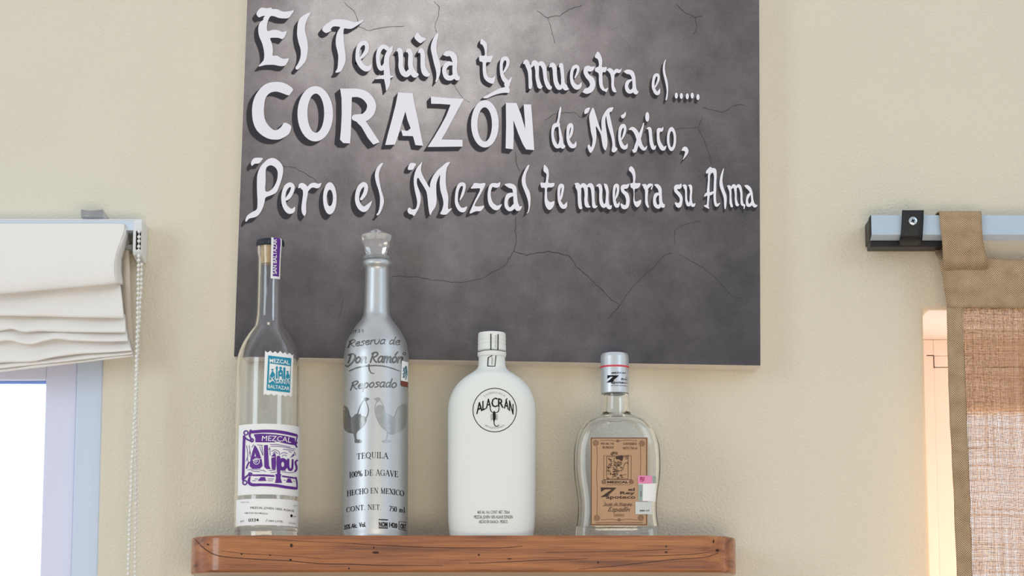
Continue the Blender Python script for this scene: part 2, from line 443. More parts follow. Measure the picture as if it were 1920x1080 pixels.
    def refine(s, lim):
        out = []; cuts = sorted(set([0] + s.cuts + [len(s.t)])); nc = []
        for c0, c1 in zip(cuts, cuts[1:]):
            nc.append(len(out)); st = s.t[c0:c1]
            while st:
                t = st.pop(); d = [math.dist(t[i], t[(i + 1) % 3]) for i in range(3)]; m_ = max(d)
                if m_ <= lim: out.append(t); continue
                i = d.index(m_); a, b, c = t[i], t[(i + 1) % 3], t[(i + 2) % 3]
                h = ((a[0] + b[0]) / 2, (a[1] + b[1]) / 2); st += [(a, h, c), (h, b, c)]
        s.t, s.cuts = out, nc; return s
    def into(s, mb, fn, mi=0, lift=5e-6, each=0.):
        """each brush stroke lies a hair above the one before it"""
        cuts = sorted(set([0] + s.cuts + [len(s.t)]))
        for k, (c0, c1) in enumerate(zip(cuts, cuts[1:])):
            cache, vs, fs = {}, [], []
            for i_, t in enumerate(s.t[c0:c1]):
                f = []
                if each: cache = {}
                for p in t:
                    q = (round(p[0], 3), round(p[1], 3))
                    if q not in cache:
                        cache[q] = len(vs); w_ = Vector(fn(*p)); w_.y -= lift * k + each * i_; vs.append(w_)
                    f.append(cache[q])
                if len(set(f)) == 3:
                    a, b, c = (vs[i] for i in f)
                    if (b - a).cross(c - a).y > 0: f = [f[0], f[2], f[1]]     # face the room
                    fs.append(tuple(f))
            mb.add(vs, fs, mi)
        return mb
def merge(a, b):
    """adds the geometry and materials of b to a"""
    base = len(a.data.materials); off = world_loc(b) - world_loc(a)
    for m_ in b.data.materials: a.data.materials.append(m_)
    bm = bmesh.new(); bm.from_mesh(a.data); n = len(bm.faces)
    b.data.transform(__import__('mathutils').Matrix.Translation(off)); bm.from_mesh(b.data); bm.faces.ensure_lookup_table()
    for f in bm.faces[n:]: f.material_index += base
    bm.to_mesh(a.data); bm.free(); me = b.data
    bpy.data.objects.remove(b); bpy.data.meshes.remove(me); return a
_fc = {}
def font_tris(body, bold):
    if (body, bold) in _fc: return _fc[(body, bold)]
    cu = bpy.data.curves.new('t', 'FONT'); cu.body = body; cu.size = 1; cu.resolution_u = 2; cu.offset = bold
    ob = bpy.data.objects.new('t', cu); COL.objects.link(ob); bpy.context.view_layer.update()
    me = bpy.data.meshes.new_from_object(ob.evaluated_get(bpy.context.evaluated_depsgraph_get()))
    me.calc_loop_triangles()
    V = [v.co.copy() for v in me.vertices]; x0 = min(v.x for v in V); x1 = max(v.x for v in V)
    cap = .729
    T = [tuple(((V[i].x - x0) , V[i].y / cap) for i in lt.vertices) for lt in me.loop_triangles]
    bpy.data.objects.remove(ob); bpy.data.curves.remove(cu); bpy.data.meshes.remove(me)
    _fc[(body, bold)] = (T, x1 - x0); return _fc[(body, bold)]

def W_(w, *pts): return [(x, y, w) for x, y in pts]
def serif_font():
    K, H = .125, .05
    def V(x, a=0, b=1, sa=True, sb=True):
        o = [W_(K, (x, a), (x, b))]
        if sa: o.append(W_(H, (x - .15, a + .025), (x + .15, a + .025)))
        if sb: o.append(W_(H, (x - .15, b - .025), (x + .15, b - .025)))
        return o
    def O(cx, rx, ry=.5, cy=.5):
        p = []
        for i in range(17):
            a = 2 * math.pi * i / 16
            p.append((cx + rx * math.sin(a), cy + ry * math.cos(a), H + (K - H) * abs(math.sin(a))))
        return p
    F = {' ': (.45, [])}
    F['T'] = (.85, V(.4, sb=False) + [W_(H, (.05, .975), (.75, .975)), W_(H, (.06, .8), (.06, .98)), W_(H, (.74, .8), (.74, .98))])
    F['E'] = (.78, V(.18) + [W_(H, (.1, .975), (.62, .975)), W_(H, (.18, .52), (.5, .52)), W_(H, (.1, .025), (.66, .025)), W_(H, (.61, .8), (.61, .98)), W_(H, (.66, 0), (.66, .22)), W_(H, (.5, .42), (.5, .62))])
    F['O'] = (1.02, [O(.47, .4)]); F['0'] = (.62, [O(.28, .22)])
    F['Q'] = (1.02, [O(.47, .4), W_(.08, (.5, .1), (.7, -.12), (.95, -.2))])
    F['U'] = (.95, [W_(K, (.2, 1), (.2, .4)), [(.2, .45, K), (.22, .15, .1), (.45, .02, H), (.68, .15, H), (.72, .45, H)], W_(H, (.72, .4), (.72, 1)), W_(H, (.05, .975), (.35, .975)), W_(H, (.6, .975), (.86, .975))])
    F['I'] = (.45, V(.2)); F['L'] = (.75, V(.18) + [W_(H, (.1, .025), (.64, .025)), W_(H, (.64, 0), (.64, .25))])
    F['A'] = (.95, [W_(H, (.12, 0), (.45, 1)), W_(K, (.45, 1), (.8, 0)), W_(H, (.22, .35), (.66, .35)), W_(H, (0, .025), (.25, .025)), W_(H, (.66, .025), (.94, .025))])
    F['V'] = (.92, [W_(K, (.12, 1), (.45, 0)), W_(H, (.45, 0), (.78, 1)), W_(H, (0, .975), (.26, .975)), W_(H, (.66, .975), (.9, .975))])
    F['N'] = (1.0, [W_(H, (.18, 0), (.18, 1)), W_(K, (.18, 1), (.78, 0)), W_(H, (.78, 0), (.78, 1)), W_(H, (.05, .025), (.31, .025)), W_(H, (.65, .975), (.92, .975)), W_(H, (.02, .975), (.2, .975))])
    F['M'] = (1.15, [W_(H, (.18, 0), (.2, 1)), W_(K, (.2, 1), (.53, 0)), W_(H, (.53, 0), (.86, 1)), W_(K, (.88, 1), (.9, 0)), W_(H, (.05, .025), (.31, .025)), W_(H, (.76, .025), (1.04, .025))])
    F['H'] = (1.02, V(.2) + V(.78) + [W_(H, (.2, .52), (.78, .52))])
    F['X'] = (.95, [W_(K, (.15, 1), (.78, 0)), W_(H, (.75, 1), (.15, 0)), W_(H, (.02, .025), (.28, .025)), W_(H, (.64, .025), (.92, .025)), W_(H, (.02, .975), (.3, .975)), W_(H, (.62, .975), (.88, .975))])
    F['D'] = (.98, V(.18) + [[(.18, .975, H), (.5, .95, H), (.78, .7, K), (.8, .5, K), (.76, .28, K), (.5, .05, H), (.18, .025, H)]])
    C = [(.8, .75, H), (.68, .93, H), (.47, .985, H), (.2, .85, .1), (.09, .5, K), (.2, .15, .1), (.48, .015, H), (.7, .08, H), (.82, .25, H)]
    F['C'] = (.92, [C, W_(H, (.8, .72), (.8, .98))])
    F['G'] = (1.0, [C, W_(K, (.78, .05), (.78, .42)), W_(H, (.62, .42), (.92, .42)), W_(H, (.8, .72), (.8, .98))])
    F['1'] = (.5, V(.24, sb=False) + [W_(H, (.1, .85), (.24, .99))])
    F['7'] = (.6, [W_(.09, (.05, .95), (.52, .95)), W_(.1, (.52, .95), (.25, 0))])
    F['5'] = (.6, [W_(.07, (.15, .95), (.5, .95)), W_(.06, (.15, .95), (.12, .58)), [(.12, .58, .06), (.35, .62, .09), (.48, .35, .12), (.35, .05, .09), (.06, .05, .06)]])
    F['%'] = (.95, [O(.22, .16, .24, .76), O(.68, .16, .24, .24), W_(H, (.72, 1), (.18, 0))])
    F['.'] = (.35, [W_(.13, (.12, .06), (.13, .06))])
    F['m'] = (1.0, [W_(.1, (.15, 0), (.15, .62)), [(.15, .45, .05), (.3, .62, .07), (.45, .5, .1), (.45, 0, .1)], [(.45, .45, .05), (.62, .62, .07), (.77, .5, .1), (.77, 0, .1)]])
    F['l'] = (.4, [W_(.11, (.18, 0), (.18, 1.02)), W_(H, (.06, .025), (.3, .025))])
    return F
def script_font():
    w = .15
    S = lambda *p: [(x, y, w) for x, y in p]
    F = {' ': (.5, [])}
    F['R'] = (1.1, [S((.1, 0), (.25, 1.6)), S((.05, 1.45), (.6, 1.7), (.95, 1.4), (.7, 1.0), (.25, .85)), S((.35, .85), (.6, .4), (1.0, 0))])
    F['e'] = (.75, [S((.1, .5), (.55, .6), (.58, .88), (.35, 1.0), (.1, .7), (.1, .3), (.35, 0), (.7, .2))])
    F['s'] = (.68, [S((.6, .95), (.3, 1), (.15, .75), (.5, .45), (.45, .1), (.1, .0))])
    F['r'] = (.62, [S((.1, 1), (.15, 0)), S((.13, .6), (.35, .95), (.6, .95))])
    F['v'] = (.85, [S((.05, 1), (.1, .3), (.35, 0), (.65, .3), (.7, 1))])
    F['a'] = (.88, [S((.7, .95), (.35, 1), (.1, .6), (.15, .1), (.4, .05), (.65, .4), (.7, 1)), S((.7, 1), (.68, .2), (.82, 0))])
    F['d'] = (.9, [S((.65, .9), (.3, .95), (.1, .5), (.2, .05), (.45, .1), (.65, .5)), S((.75, 1.7), (.68, .3), (.82, 0))])
    F['D'] = (1.2, [S((.35, 1.5), (.2, .1)), S((0, 1.4), (.5, 1.6), (1.05, 1.1), (.85, .2), (.25, -.5), (-.1, -.3))])
    F['o'] = (.82, [S((.4, 1), (.1, .7), (.1, .25), (.35, 0), (.65, .3), (.65, .75), (.4, 1))])
    F['n'] = (.88, [S((.1, 1), (.12, 0)), S((.12, .5), (.4, .95), (.65, .85), (.65, .2), (.8, 0))])
    F['m'] = (1.25, [S((.1, 1), (.12, 0)), S((.12, .5), (.35, .95), (.55, .8), (.55, 0)), S((.55, .5), (.8, .95), (1.0, .8), (1.0, .2), (1.15, 0))])
    F['\u00f3'] = (.82, F['o'][1] + [S((.35, 1.3), (.6, 1.8))])
    F['p'] = (.88, [S((.15, 1), (.1, -.7)), S((.13, .6), (.4, 1), (.7, .7), (.65, .2), (.35, 0), (.12, .2))])
    F['i'] = (.4, [S((.15, 1), (.18, .2), (.3, 0)), S((.15, 1.35), (.16, 1.36))])
    F['E'] = (1.0, [S((.85, 1.4), (.5, 1.65), (.2, 1.3), (.55, .9), (.1, .5), (.3, 0), (.9, .25))])
    F['\u00ed'] = (.4, [S((.15, 1), (.18, .2), (.3, 0)), S((.15, 1.3), (.4, 1.7))])
    F['J'] = (.8, [S((.2, 1.6), (.7, 1.6), (.55, .3), (.2, -.4), (-.1, 0))])
    F['M'] = (1.4, [S((.1, 0), (.3, 1.6)), S((.3, 1.6), (.6, .3)), S((.6, .3), (1.05, 1.6)), S((1.05, 1.6), (1.15, .2), (1.3, 0))])
    F['g'] = (.85, [S((.65, .95), (.3, 1), (.1, .6), (.3, .05), (.6, .4), (.66, .95)), S((.66, .95), (.6, -.4), (.2, -.6))])
    F['u'] = (.85, [S((.1, 1), (.1, .3), (.35, 0), (.65, .4), (.7, 1)), S((.7, 1), (.7, .2), (.82, 0))])
    F['y'] = (.85, [S((.1, 1), (.15, .4), (.4, .2), (.65, .9)), S((.7, 1), (.55, -.4), (.2, -.6))])
    return F
SERIF, SCRIPT = serif_font(), script_font()

# ================================================================== SETTING
WALL_T = .27
xL1 = at(187, 850, 0).x; zL1 = at(1760, 580, 0).z
xR0 = at(1738.5, 840, 0).x; zR1 = at(1760, 580, 0).z
Z0 = .95
def wall():
    xs = [-3.0, -1.75, xL1, xR0, 1.75, 3.0]; zs = [0, Z0, zL1, 3.0]
    iL = iR = 2
    solid = lambda i, j: not ((i == 1 and 1 <= j < iL) or (i == 3 and 1 <= j < iR))
    bm = bmesh.new(); V = {}
    def v(i, j, k):
        if (i, j, k) not in V: V[(i, j, k)] = bm.verts.new((xs[i], k * WALL_T, zs[j]))
        return V[(i, j, k)]
    nx, nz = len(xs) - 1, len(zs) - 1
    for i in range(nx):
        for j in range(nz):
            if not solid(i, j): continue
            bm.faces.new((v(i, j, 0), v(i + 1, j, 0), v(i + 1, j + 1, 0), v(i, j + 1, 0)))
            bm.faces.new((v(i, j, 1), v(i, j + 1, 1), v(i + 1, j + 1, 1), v(i + 1, j, 1)))
            for (di, dj, a, b) in ((-1, 0, (i, j), (i, j + 1)), (1, 0, (i + 1, j), (i + 1, j + 1)), (0, -1, (i, j), (i + 1, j)), (0, 1, (i, j + 1), (i + 1, j + 1))):
                p, q = i + di, j + dj
                if 0 <= p < nx and 0 <= q < nz and solid(p, q): continue
                bm.faces.new((v(*a, 0), v(*b, 0), v(*b, 1), v(*a, 1)))
    bmesh.ops.recalc_face_normals(bm, faces=bm.faces)
    ed = [e for e in bm.edges if len(e.link_faces) == 2 and e.calc_face_angle(0) > 1.2 and all(abs(q.co.x) < 2 and .5 < q.co.z < 2.9 for q in e.verts)]
    bmesh.ops.bevel(bm, geom=ed, offset=.007, segments=3, affect='EDGES', profile=.5)
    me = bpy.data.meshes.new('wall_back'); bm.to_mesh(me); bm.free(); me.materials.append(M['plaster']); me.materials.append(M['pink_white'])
    for f in me.polygons:                         # right window reveals: paler colour put in to strengthen their bright glow
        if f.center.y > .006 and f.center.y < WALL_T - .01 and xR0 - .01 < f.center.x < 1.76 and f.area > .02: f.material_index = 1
    o = bpy.data.objects.new('wall_back', me); COL.objects.link(o); smooth_by_angle(o, 40)
    return structure(o)
wall()
b = MB(); b.box((-3, -6, -.1), (3, 0, 0)); structure(b.build('floor', M['floor']))
b = MB(); b.box((-12, WALL_T, -.14), (12, 14, -.02)); structure(b.build('ground_outside', M['ground']))

# left window: slim frame close to the wall face
def window_left():
    root = bpy.data.objects.new('window_1', None); COL.objects.link(root); root.location = (-.9, .03, Z0); structure(root)
    y = .012; xa = at(140, 850, y).x; x0 = -1.75
    f = MB(); fw = xL1 - xa
    f.box((xa, y, Z0), (xL1, .075, zL1)); f.box((x0, y, Z0), (x0 + fw, .075, zL1))
    f.box((x0 + fw, y, zL1 - fw), (xa, .075, zL1)); f.box((x0 + fw, y, Z0), (xa, .075, Z0 + fw))
    f.build('window_frame', M['blue_white'], root, bevel=.0015)
    y = .019; xs = at(82, 850, y).x; xe = xa - .0006; sw = xe - xs
    zt = at(40, 713, y).z; ztop = zL1 - fw - .0006; zb = Z0 + fw + .0006
    s = MB(); s.box((xs, y, zb), (xe, .065, ztop)); s.box((x0 + fw + .0006, y, zb), (x0 + fw + sw, .065, ztop))
    s.box((x0 + fw + sw, y, zt), (xs, .065, ztop)); s.box((x0 + fw + sw, y, zb), (xs, .065, zb + sw))
    s.build('sash', M['blue_sash'], root, bevel=.0015)
    g = MB(); g.box((x0 + fw + sw, .026, at(40, 719, .026).z), (xs, .034, zt - .0002)); g.build('gasket', M['gasket'], root)
    p = MB(); p.box((x0 + fw + sw, .040, zb + sw), (xs, .044, zt)); p.build('pane', M['pane'], root)
window_left()

# right window: set back in the deep opening behind the curtain
def window_right():
    root = bpy.data.objects.new('window_2', None); COL.objects.link(root); root.location = (1.2, .25, Z0); structure(root)
    y = .235; ye = WALL_T + .02
    x0, x1 = xR0 + .001, 1.749; zt = zR1 - .0001
    xi = at(1753, 760, y).x; zi = at(1760, 667, y).z; t = xi - x0
    f = MB(); f.box((x0, y, Z0), (xi, ye, zt)); f.box((x1 - t, y, Z0), (x1, ye, zt))
    f.box((xi, y, zi), (x1 - t, ye, zt)); f.box((xi, y, Z0 + .001), (x1 - t, ye, Z0 + .05))
    f.build('window_frame', M['pink_white'], root, bevel=.001)
    y2 = .238; xs = xi + .0001; zs = zi - .0001; xe = at(1815, 900, y2).x
    s = MB(); xm = (xs + x1 - t) / 2; hw = xe - xs
    zz = at(1760, 689, y2).z; zg = at(1800, 772, y2).z
    for a, c in ((xs, xm - .002), (xm + .002, x1 - t - .002)):
        s.box((a, y2, Z0 + .052), (a + hw, ye - .01, zz)); s.box((c - hw, y2, Z0 + .052), (c, ye - .01, zz))
        s.box((a, y2 - .002, zz + .0008), (c, ye - .01, zs))
        s.box((a + hw, y2, Z0 + .052), (c - hw, ye - .01, Z0 + .13)); s.box((a + hw, y2 + .0004, zg), (c - hw, ye - .01, zz))
    s.build('sash', M['pink_white'], root, bevel=.001)
    j = MB(); j.box((xi - .009, y - .0004, zi - .0003), (xi, y - .0001, zi + .0008)); j.box((xi - .0002, y - .0004, at(1760, 690, y).z), (xi + .0006, y + .002, zi))
    j.build('dark_joint', M['joint'], root)
    g = MB()
    for a, c in ((xs, xm - .002), (xm + .002, x1 - t - .002)): g.box((a + hw, .262, Z0 + .13), (c - hw, .266, zg))
    g.build('pane', M['pane'], root)
window_right()

# ================================================================== CANVAS PRINT WITH LETTERING
CANVAS_Y = -.040
def canvas():
    c0 = at(930, 680, -.02)
    root = thing('canvas_print', 'large dark grey concrete-look canvas print with white Spanish lettering, hung above the shelf', 'wall art', (c0.x, -.02, c0.z))
    q = [at(465.3, -62, CANVAS_Y), at(1424, -44, CANVAS_Y), at(1426.5, 686, CANVAS_Y), at(438, 669, CANVAS_Y)]
    bk = [Vector((p.x, -.0015, p.z)) for p in q]
    m = MB(); m.add(q + bk, [(0, 3, 2, 1)], 0)
    m.f += [(0, 1, 5, 4), (1, 2, 6, 5), (2, 3, 7, 6), (3, 0, 4, 7), (4, 5, 6, 7)]; m.mi += [1] * 5
    L_ = []                                     # (drawing, shadow offset in px)
    def D(ox, oy, sc, dx, dy):
        d = Draw(ox, oy, sc); L_.append((d, dx, dy)); return d
    # --- "El T"
    d = D(460, 0, 7.2, -8, 9.5)
    d.poly([(150,185),(175,140),(215,105),(290,113),(350,103),(362,122),(430,125),(510,158),(590,152),(655,143),(625,195),(585,242),(530,250),(450,243),(395,222),(345,218),(320,250),(300,300),(292,350),(300,420),(370,403),(440,408),(500,432),(558,422),(535,490),(500,528),(450,512),(370,510),(335,522),(360,590),(372,680),(370,750),(430,752),(510,795),(587,788),(565,845),(535,885),(470,892),(380,875),(270,878),(180,898),(215,850),(245,815),(255,760),(250,680),(225,580),(190,500),(175,420),(180,350),(200,300),(240,270),(245,240),(265,215),(225,220),(190,235),(165,220)])
    d.poly([(880,178),(860,172),(800,200),(745,240),(712,300),(700,400),(700,480),(720,580),(745,660),(748,740),(735,800),(710,860),(675,915),(705,940),(760,890),(815,820),(835,740),(845,640),(835,540),(810,440),(805,370),(820,300),(845,240)])
    d.poly([(1040,410),(1045,375),(1085,330),(1130,300),(1180,268),(1250,260),(1330,265),(1400,280),(1480,298),(1540,285),(1592,262),(1575,300),(1510,345),(1440,385),(1390,390),(1335,385),(1325,440),(1330,560),(1345,680),(1355,780),(1345,850),(1310,930),(1280,970),(1215,978),(1240,930),(1250,860),(1255,760),(1240,680),(1222,600),(1225,500),(1250,420),(1280,370),(1240,358),(1190,358),(1170,372),(1150,400),(1165,408),(1130,432),(1085,445)])
    # --- "equila"
    d = D(660, 40, 7.2, -6.5, 8)
    d.stroke([(262,575,8),(235,625,55),(190,640,75),(130,600,70),(85,520,68),(75,430,52),(90,350,55),(130,300,60),(180,295,60),(203,335,55),(195,400,55),(150,465,45),(100,510,30)])
    d.stroke([(480,370,60),(430,340,55),(380,370,60),(355,440,55),(350,520,50),(365,600,55),(395,640,60),(430,610,50),(455,560,40)])
    d.stroke([(545,340,15),(515,390,60),(475,470,65),(465,560,70),(470,660,80),(475,760,85),(480,850,65),(465,935,8)])
    d.stroke([(320,775,12),(390,755,45),(450,752,55),(520,748,35),(560,742,12)])
    d.stroke([(605,400,15),(640,385,60),(655,430,65),(660,520,60),(660,610,65),(690,690,75),(735,720,70),(780,680,70)])
    d.stroke([(735,410,20),(765,395,60),(790,440,60),(790,520,65),(790,600,65),(815,680,75),(850,720,85),(875,720,50)])
    d.stroke([(900,420,20),(935,390,60),(955,450,60),(955,530,60),(960,620,65),(985,690,80),(1025,715,70),(1050,705,10)])
    d.poly([(885,150),(910,180),(945,210),(1000,235),(970,265),(925,295),(885,270),(855,240),(842,205)])
    d.poly([(1165,165),(1130,180),(1095,240),(1070,310),(1065,380),(1085,470),(1105,560),(1130,650),(1140,720),(1135,780),(1125,820),(1150,805),(1180,740),(1195,660),(1190,570),(1165,490),(1145,420),(1140,340),(1150,260),(1162,210)])
    d.stroke([(1240,450,20),(1275,440,70),(1330,435,70),(1375,480,80),(1390,560,65),(1385,660,60),(1400,740,70),(1430,770,60),(1450,745,10)])
    d.stroke([(1370,580,30),(1300,570,65),(1255,620,60),(1248,690,55),(1280,755,65),(1340,765,65),(1385,725,45)])
    # --- "te mue"
    d = D(880, 60, 7.2, -5.8, 7)
    d.poly([(160,93),(200,115),(235,155),(240,230),(238,320),(315,322),(300,380),(285,408),(230,412),(225,480),(232,560),(260,610),(310,620),(345,585),(352,568),(345,640),(325,695),(280,690),(230,660),(195,610),(182,530),(180,450),(175,405),(140,395),(132,350),(140,318),(205,318),(205,240),(180,180),(148,155)])
    d.stroke([(570,605,6),(540,665,42),(495,665,60),(450,600,50),(432,520,40),(432,440,40),(450,375,50),(490,355,55),(520,390,45),(515,450,40),(480,520,30),(450,560,15)])
    d.poly([(475,690),(545,655),(555,650),(535,745),(485,745)])
    d.stroke([(735,425,20),(765,400,60),(790,450,65),(815,530,55),(820,620,45),(825,700,50),(820,760,30),(845,735,8)])
    d.stroke([(835,470,25),(875,415,65),(905,440,65),(915,520,50),(915,610,45),(935,690,55),(955,740,60),(980,735,20)])
    d.stroke([(935,440,40),(975,425,65),(1010,480,60),(1020,560,50),(1030,640,50),(1060,720,60),(1090,760,45),(1110,735,10)])
    d.stroke([(1085,470,20),(1120,440,60),(1150,490,60),(1155,570,55),(1170,680,60),(1210,750,65),(1250,730,40),(1265,640,45)])
    d.stroke([(1215,470,15),(1238,440,50),(1250,500,50),(1260,600,45),(1265,690,50),(1300,755,70),(1340,770,15)])
    d.stroke([(1515,680,6),(1490,730,50),(1445,745,65),(1395,690,50),(1378,610,40),(1385,530,40),(1410,480,45),(1450,465,45),(1470,500,35),(1455,560,30),(1425,620,15)])
    d.stroke([(1690,470,15),(1640,500,68),(1590,490,68),(1570,540,58),(1600,600,62),(1650,650,78),(1665,720,72),(1630,780,78),(1570,800,72),(1535,810,15)])
    # --- "tra el....."
    d = D(1100, 80, 7.2, -4.6, 7)
    d.poly([(150,122),(180,150),(205,210),(210,270),(208,330),(270,330),(262,380),(250,400),(215,402),(213,480),(218,560),(235,612),(255,625),(292,608),(268,668),(245,655),(215,645),(180,600),(165,520),(165,440),(152,405),(115,385),(118,345),(160,320),(165,280),(150,225),(110,195),(125,150)])
    d.stroke([(280,370,20),(310,370,58),(345,410,58),(352,500,38),(352,580,38),(370,640,48),(390,660,25)])
    d.stroke([(360,430,28),(400,378,48),(440,388,42),(470,352,6)])
    d.stroke([(510,390,20),(545,392,58),(600,405,62),(630,460,50),(640,540,45),(645,620,52),(665,672,60),(695,660,12)])
    d.stroke([(610,500,20),(558,530,45),(537,590,45),(560,650,55),(600,660,50),(640,620,40)])
    d.stroke([(990,620,6),(965,680,50),(930,670,45),(900,600,40),(900,520,35),(920,450,40),(955,435,40),(972,465,33),(963,520,30),(925,600,18)])
    d.poly([(1070,225),(1045,260),(1030,320),(1030,400),(1050,490),(1070,580),(1080,660),(1070,740),(1065,775),(1085,768),(1098,680),(1100,590),(1090,510),(1065,420),(1055,340),(1060,280)])
    for x, y in ((1210,715),(1278,720),(1358,725),(1425,715),(1502,735)): d.ell(x, y, 21, 40)
    # --- "COR"
    d = D(460, 140, 6.75, -10.5, 8.5)
    d.poly([(605,185),(550,135),(470,100),(380,92),(280,110),(200,165),(130,260),(95,360),(85,460),(95,580),(130,680),(190,750),(280,805),(370,822),(450,812),(540,760),(570,710),(580,655),(540,620),(490,610),(455,660),(400,700),(350,695),(290,640),(250,570),(235,480),(240,380),(255,300),(300,240),(370,215),(440,225),(545,262),(575,235)])
    d.ring(885, 495, 225, 350, 892, 487, 106, 248)
    d.poly([(1200,175),(1350,178),(1345,400),(1340,600),(1335,750),(1325,870),(1240,865),(1198,822),(1210,700),(1220,500),(1218,300)], sm=False)
    d.stroke([(1300,233,115),(1430,232,105),(1530,275,112),(1595,370,112),(1580,470,112),(1510,540,105),(1440,550,100),(1385,545,80)])
    d.poly([(1380,505),(1500,495),(1525,590),(1600,700),(1700,855),(1620,885),(1550,800),(1470,660),(1420,610),(1390,570)], sm=False)
    # --- "AZON" and its accent
    d = D(730, 140, 6.75, -8, 8.5)
    d.poly([(110,225),(295,235),(320,380),(360,560),(400,760),(428,900),(330,890),(300,778),(170,775),(150,700),(230,712),(270,680),(228,570),(203,465),(180,540),(150,640),(110,780),(70,885),(-52,890),(-15,740),(35,560),(80,380)], sm=False)
    d.poly([(525,275),(620,285),(740,297),(945,305),(880,420),(800,570),(720,720),(660,820),(925,825),(928,910),(485,915),(560,800),(650,650),(720,520),(775,380),(640,370),(530,368)], sm=False)
    d.ring(1210, 622, 175, 300, 1207, 630, 92, 217)
    d.poly([(1475,355),(1610,360),(1665,500),(1720,690),(1715,580),(1700,375),(1795,378),(1815,650),(1835,955),(1730,945),(1690,880),(1630,740),(1570,575),(1575,760),(1568,945),(1472,932),(1478,650)], sm=False)
    d = D(880, 60, 7.2, -5.5, 4)
    d.poly([(185,885),(270,835),(350,790),(430,755),(530,745),(540,820),(480,820),(400,832),(310,862),(235,895)])
    # --- "de Mexico,"
    d = D(1020, 190, 6.857, -4, 7)
    d.poly([(215,65),(222,110),(207,200),(197,280),(217,370),(240,470),(250,540),(275,580),(240,612),(203,575),(200,500),(192,420),(185,330),(160,285),(178,220),(190,130)])
    d.stroke([(180,300,55),(135,315,50),(112,380,35),(114,460,35),(132,530,45),(167,580,50),(205,562,50),(217,500,40)])
    d.stroke([(412,515,6),(395,570,45),(350,570,55),(312,500,40),(307,410,38),(317,335,45),(345,303,48),(363,340,33),(350,420,33),(325,480,15)])
    d.poly([(590,80),(530,100),(520,160),(560,150),(580,120)])
    d.poly([(635,85),(600,130),(580,200),(590,290),(605,400),(625,480),(620,550),(605,590),(582,555),(560,575),(570,620),(600,665),(640,610),(665,530),(675,430),(666,320),(700,370),(730,430),(745,520),(760,590),(790,630),(815,560),(812,450),(795,330),(788,250),(798,190),(815,290),(840,380),(868,470),(880,560),(870,640),(910,655),(945,610),(917,580),(910,500),(890,380),(860,240),(842,150),(872,130),(890,78),(820,95),(760,180),(737,260),(742,385),(715,330),(680,220)])
    d.stroke([(1075,545,6),(1050,590,50),(1010,580,50),(977,500,38),(972,420,35),(987,345,45),(1020,313,48),(1043,350,33),(1030,420,32),(1000,490,15)])
    d.poly([(1050,135),(1050,180),(1025,218),(995,210),(990,180),(1020,165)])
    d.stroke([(1100,360,20),(1140,352,48),(1185,400,55),(1215,480,55),(1245,570,50),(1290,615,40),(1325,575,8)])
    d.stroke([(1282,280,12),(1260,360,30),(1230,450,45),(1195,550,45),(1165,640,45),(1140,625,15)])
    d.stroke([(1325,350,15),(1358,352,42),(1370,430,40),(1380,530,45),(1410,605,45),(1438,570,8)])
    d.ell(1328, 200, 26, 62)
    d.stroke([(1530,335,12),(1510,370,42),(1475,368,48),(1468,440,35),(1480,530,45),(1530,610,55),(1570,575,10)])
    d.ring(1640, 485, 60, 155, 1640, 487, 28, 104)
    d.stroke([(1775,630,15),(1810,612,62),(1835,642,45),(1820,690,28),(1785,750,4)])
    # --- "Pero el"
    d = D(450, 280, 6.857, -8, 10)
    d.poly([(290,112),(190,110),(150,150),(140,185),(155,212),(190,185),(245,180),(280,140)])
    d.poly([(440,115),(370,122),(310,170),(260,230),(225,320),(218,430),(220,560),(225,680),(215,770),(160,805),(95,850),(68,910),(80,930),(120,890),(200,870),(250,830),(290,760),(315,680),(330,620),(400,590),(470,550),(520,430),(550,320),(552,230),(510,160)],
           holes=[[(345,230),(400,205),(460,240),(485,300),(475,400),(430,490),(370,540),(325,530),(330,400),(330,290)]])
    d.stroke([(705,740,6),(680,785,55),(630,790,75),(578,730,60),(558,640,55),(567,550,52),(600,480,60),(650,455,58),(680,490,50),(660,560,50),(620,620,50),(585,650,25)])
    d.stroke([(755,490,20),(790,470,78),(838,505,75),(840,580,60),(825,680,55),(820,760,60),(825,820,50),(830,858,6)])
    d.stroke([(855,560,15),(890,490,45),(940,460,60),(1000,470,60),(1045,435,6)])
    d.ring(1155, 630, 87, 207, 1155, 625, 40, 106)
    d.stroke([(1695,665,6),(1655,720,45),(1600,770,70),(1543,740,65),(1507,660,55),(1513,560,55),(1545,485,60),(1595,450,60),(1622,490,50),(1605,570,50),(1560,640,35)])
    d.poly([(1840,175),(1800,190),(1750,260),(1735,340),(1750,430),(1780,520),(1800,620),(1795,740),(1775,810),(1755,835),(1765,850),(1790,835),(1820,780),(1848,690),(1845,620),(1815,520),(1795,420),(1785,330),(1800,260),(1825,210)])
    # --- "Mezcal"
    d = D(740, 290, 7.111, -7.5, 7)
    d.poly([(285,125),(220,108),(185,150),(178,200),(240,200),(265,160)])
    d.poly([(368,98),(345,120),(295,180),(260,280),(255,380),(270,480),(290,570),(300,650),(280,720),(230,730),(195,705),(170,740),(190,785),(235,800),(258,818),(290,770),(330,690),(348,590),(335,500),(300,400),(298,330),(315,310),(345,360),(390,430),(425,500),(440,600),(450,700),(472,805),(500,760),(545,690),(560,600),(555,480),(560,370),(605,270),(600,370),(610,470),(640,580),(650,660),(630,740),(608,790),(680,800),(720,770),(765,715),(715,725),(712,660),(715,560),(690,450),(680,330),(690,200),(710,150),(740,100),(690,108),(640,150),(570,210),(510,290),(475,380),(468,440),(430,380),(370,270),(350,190)])
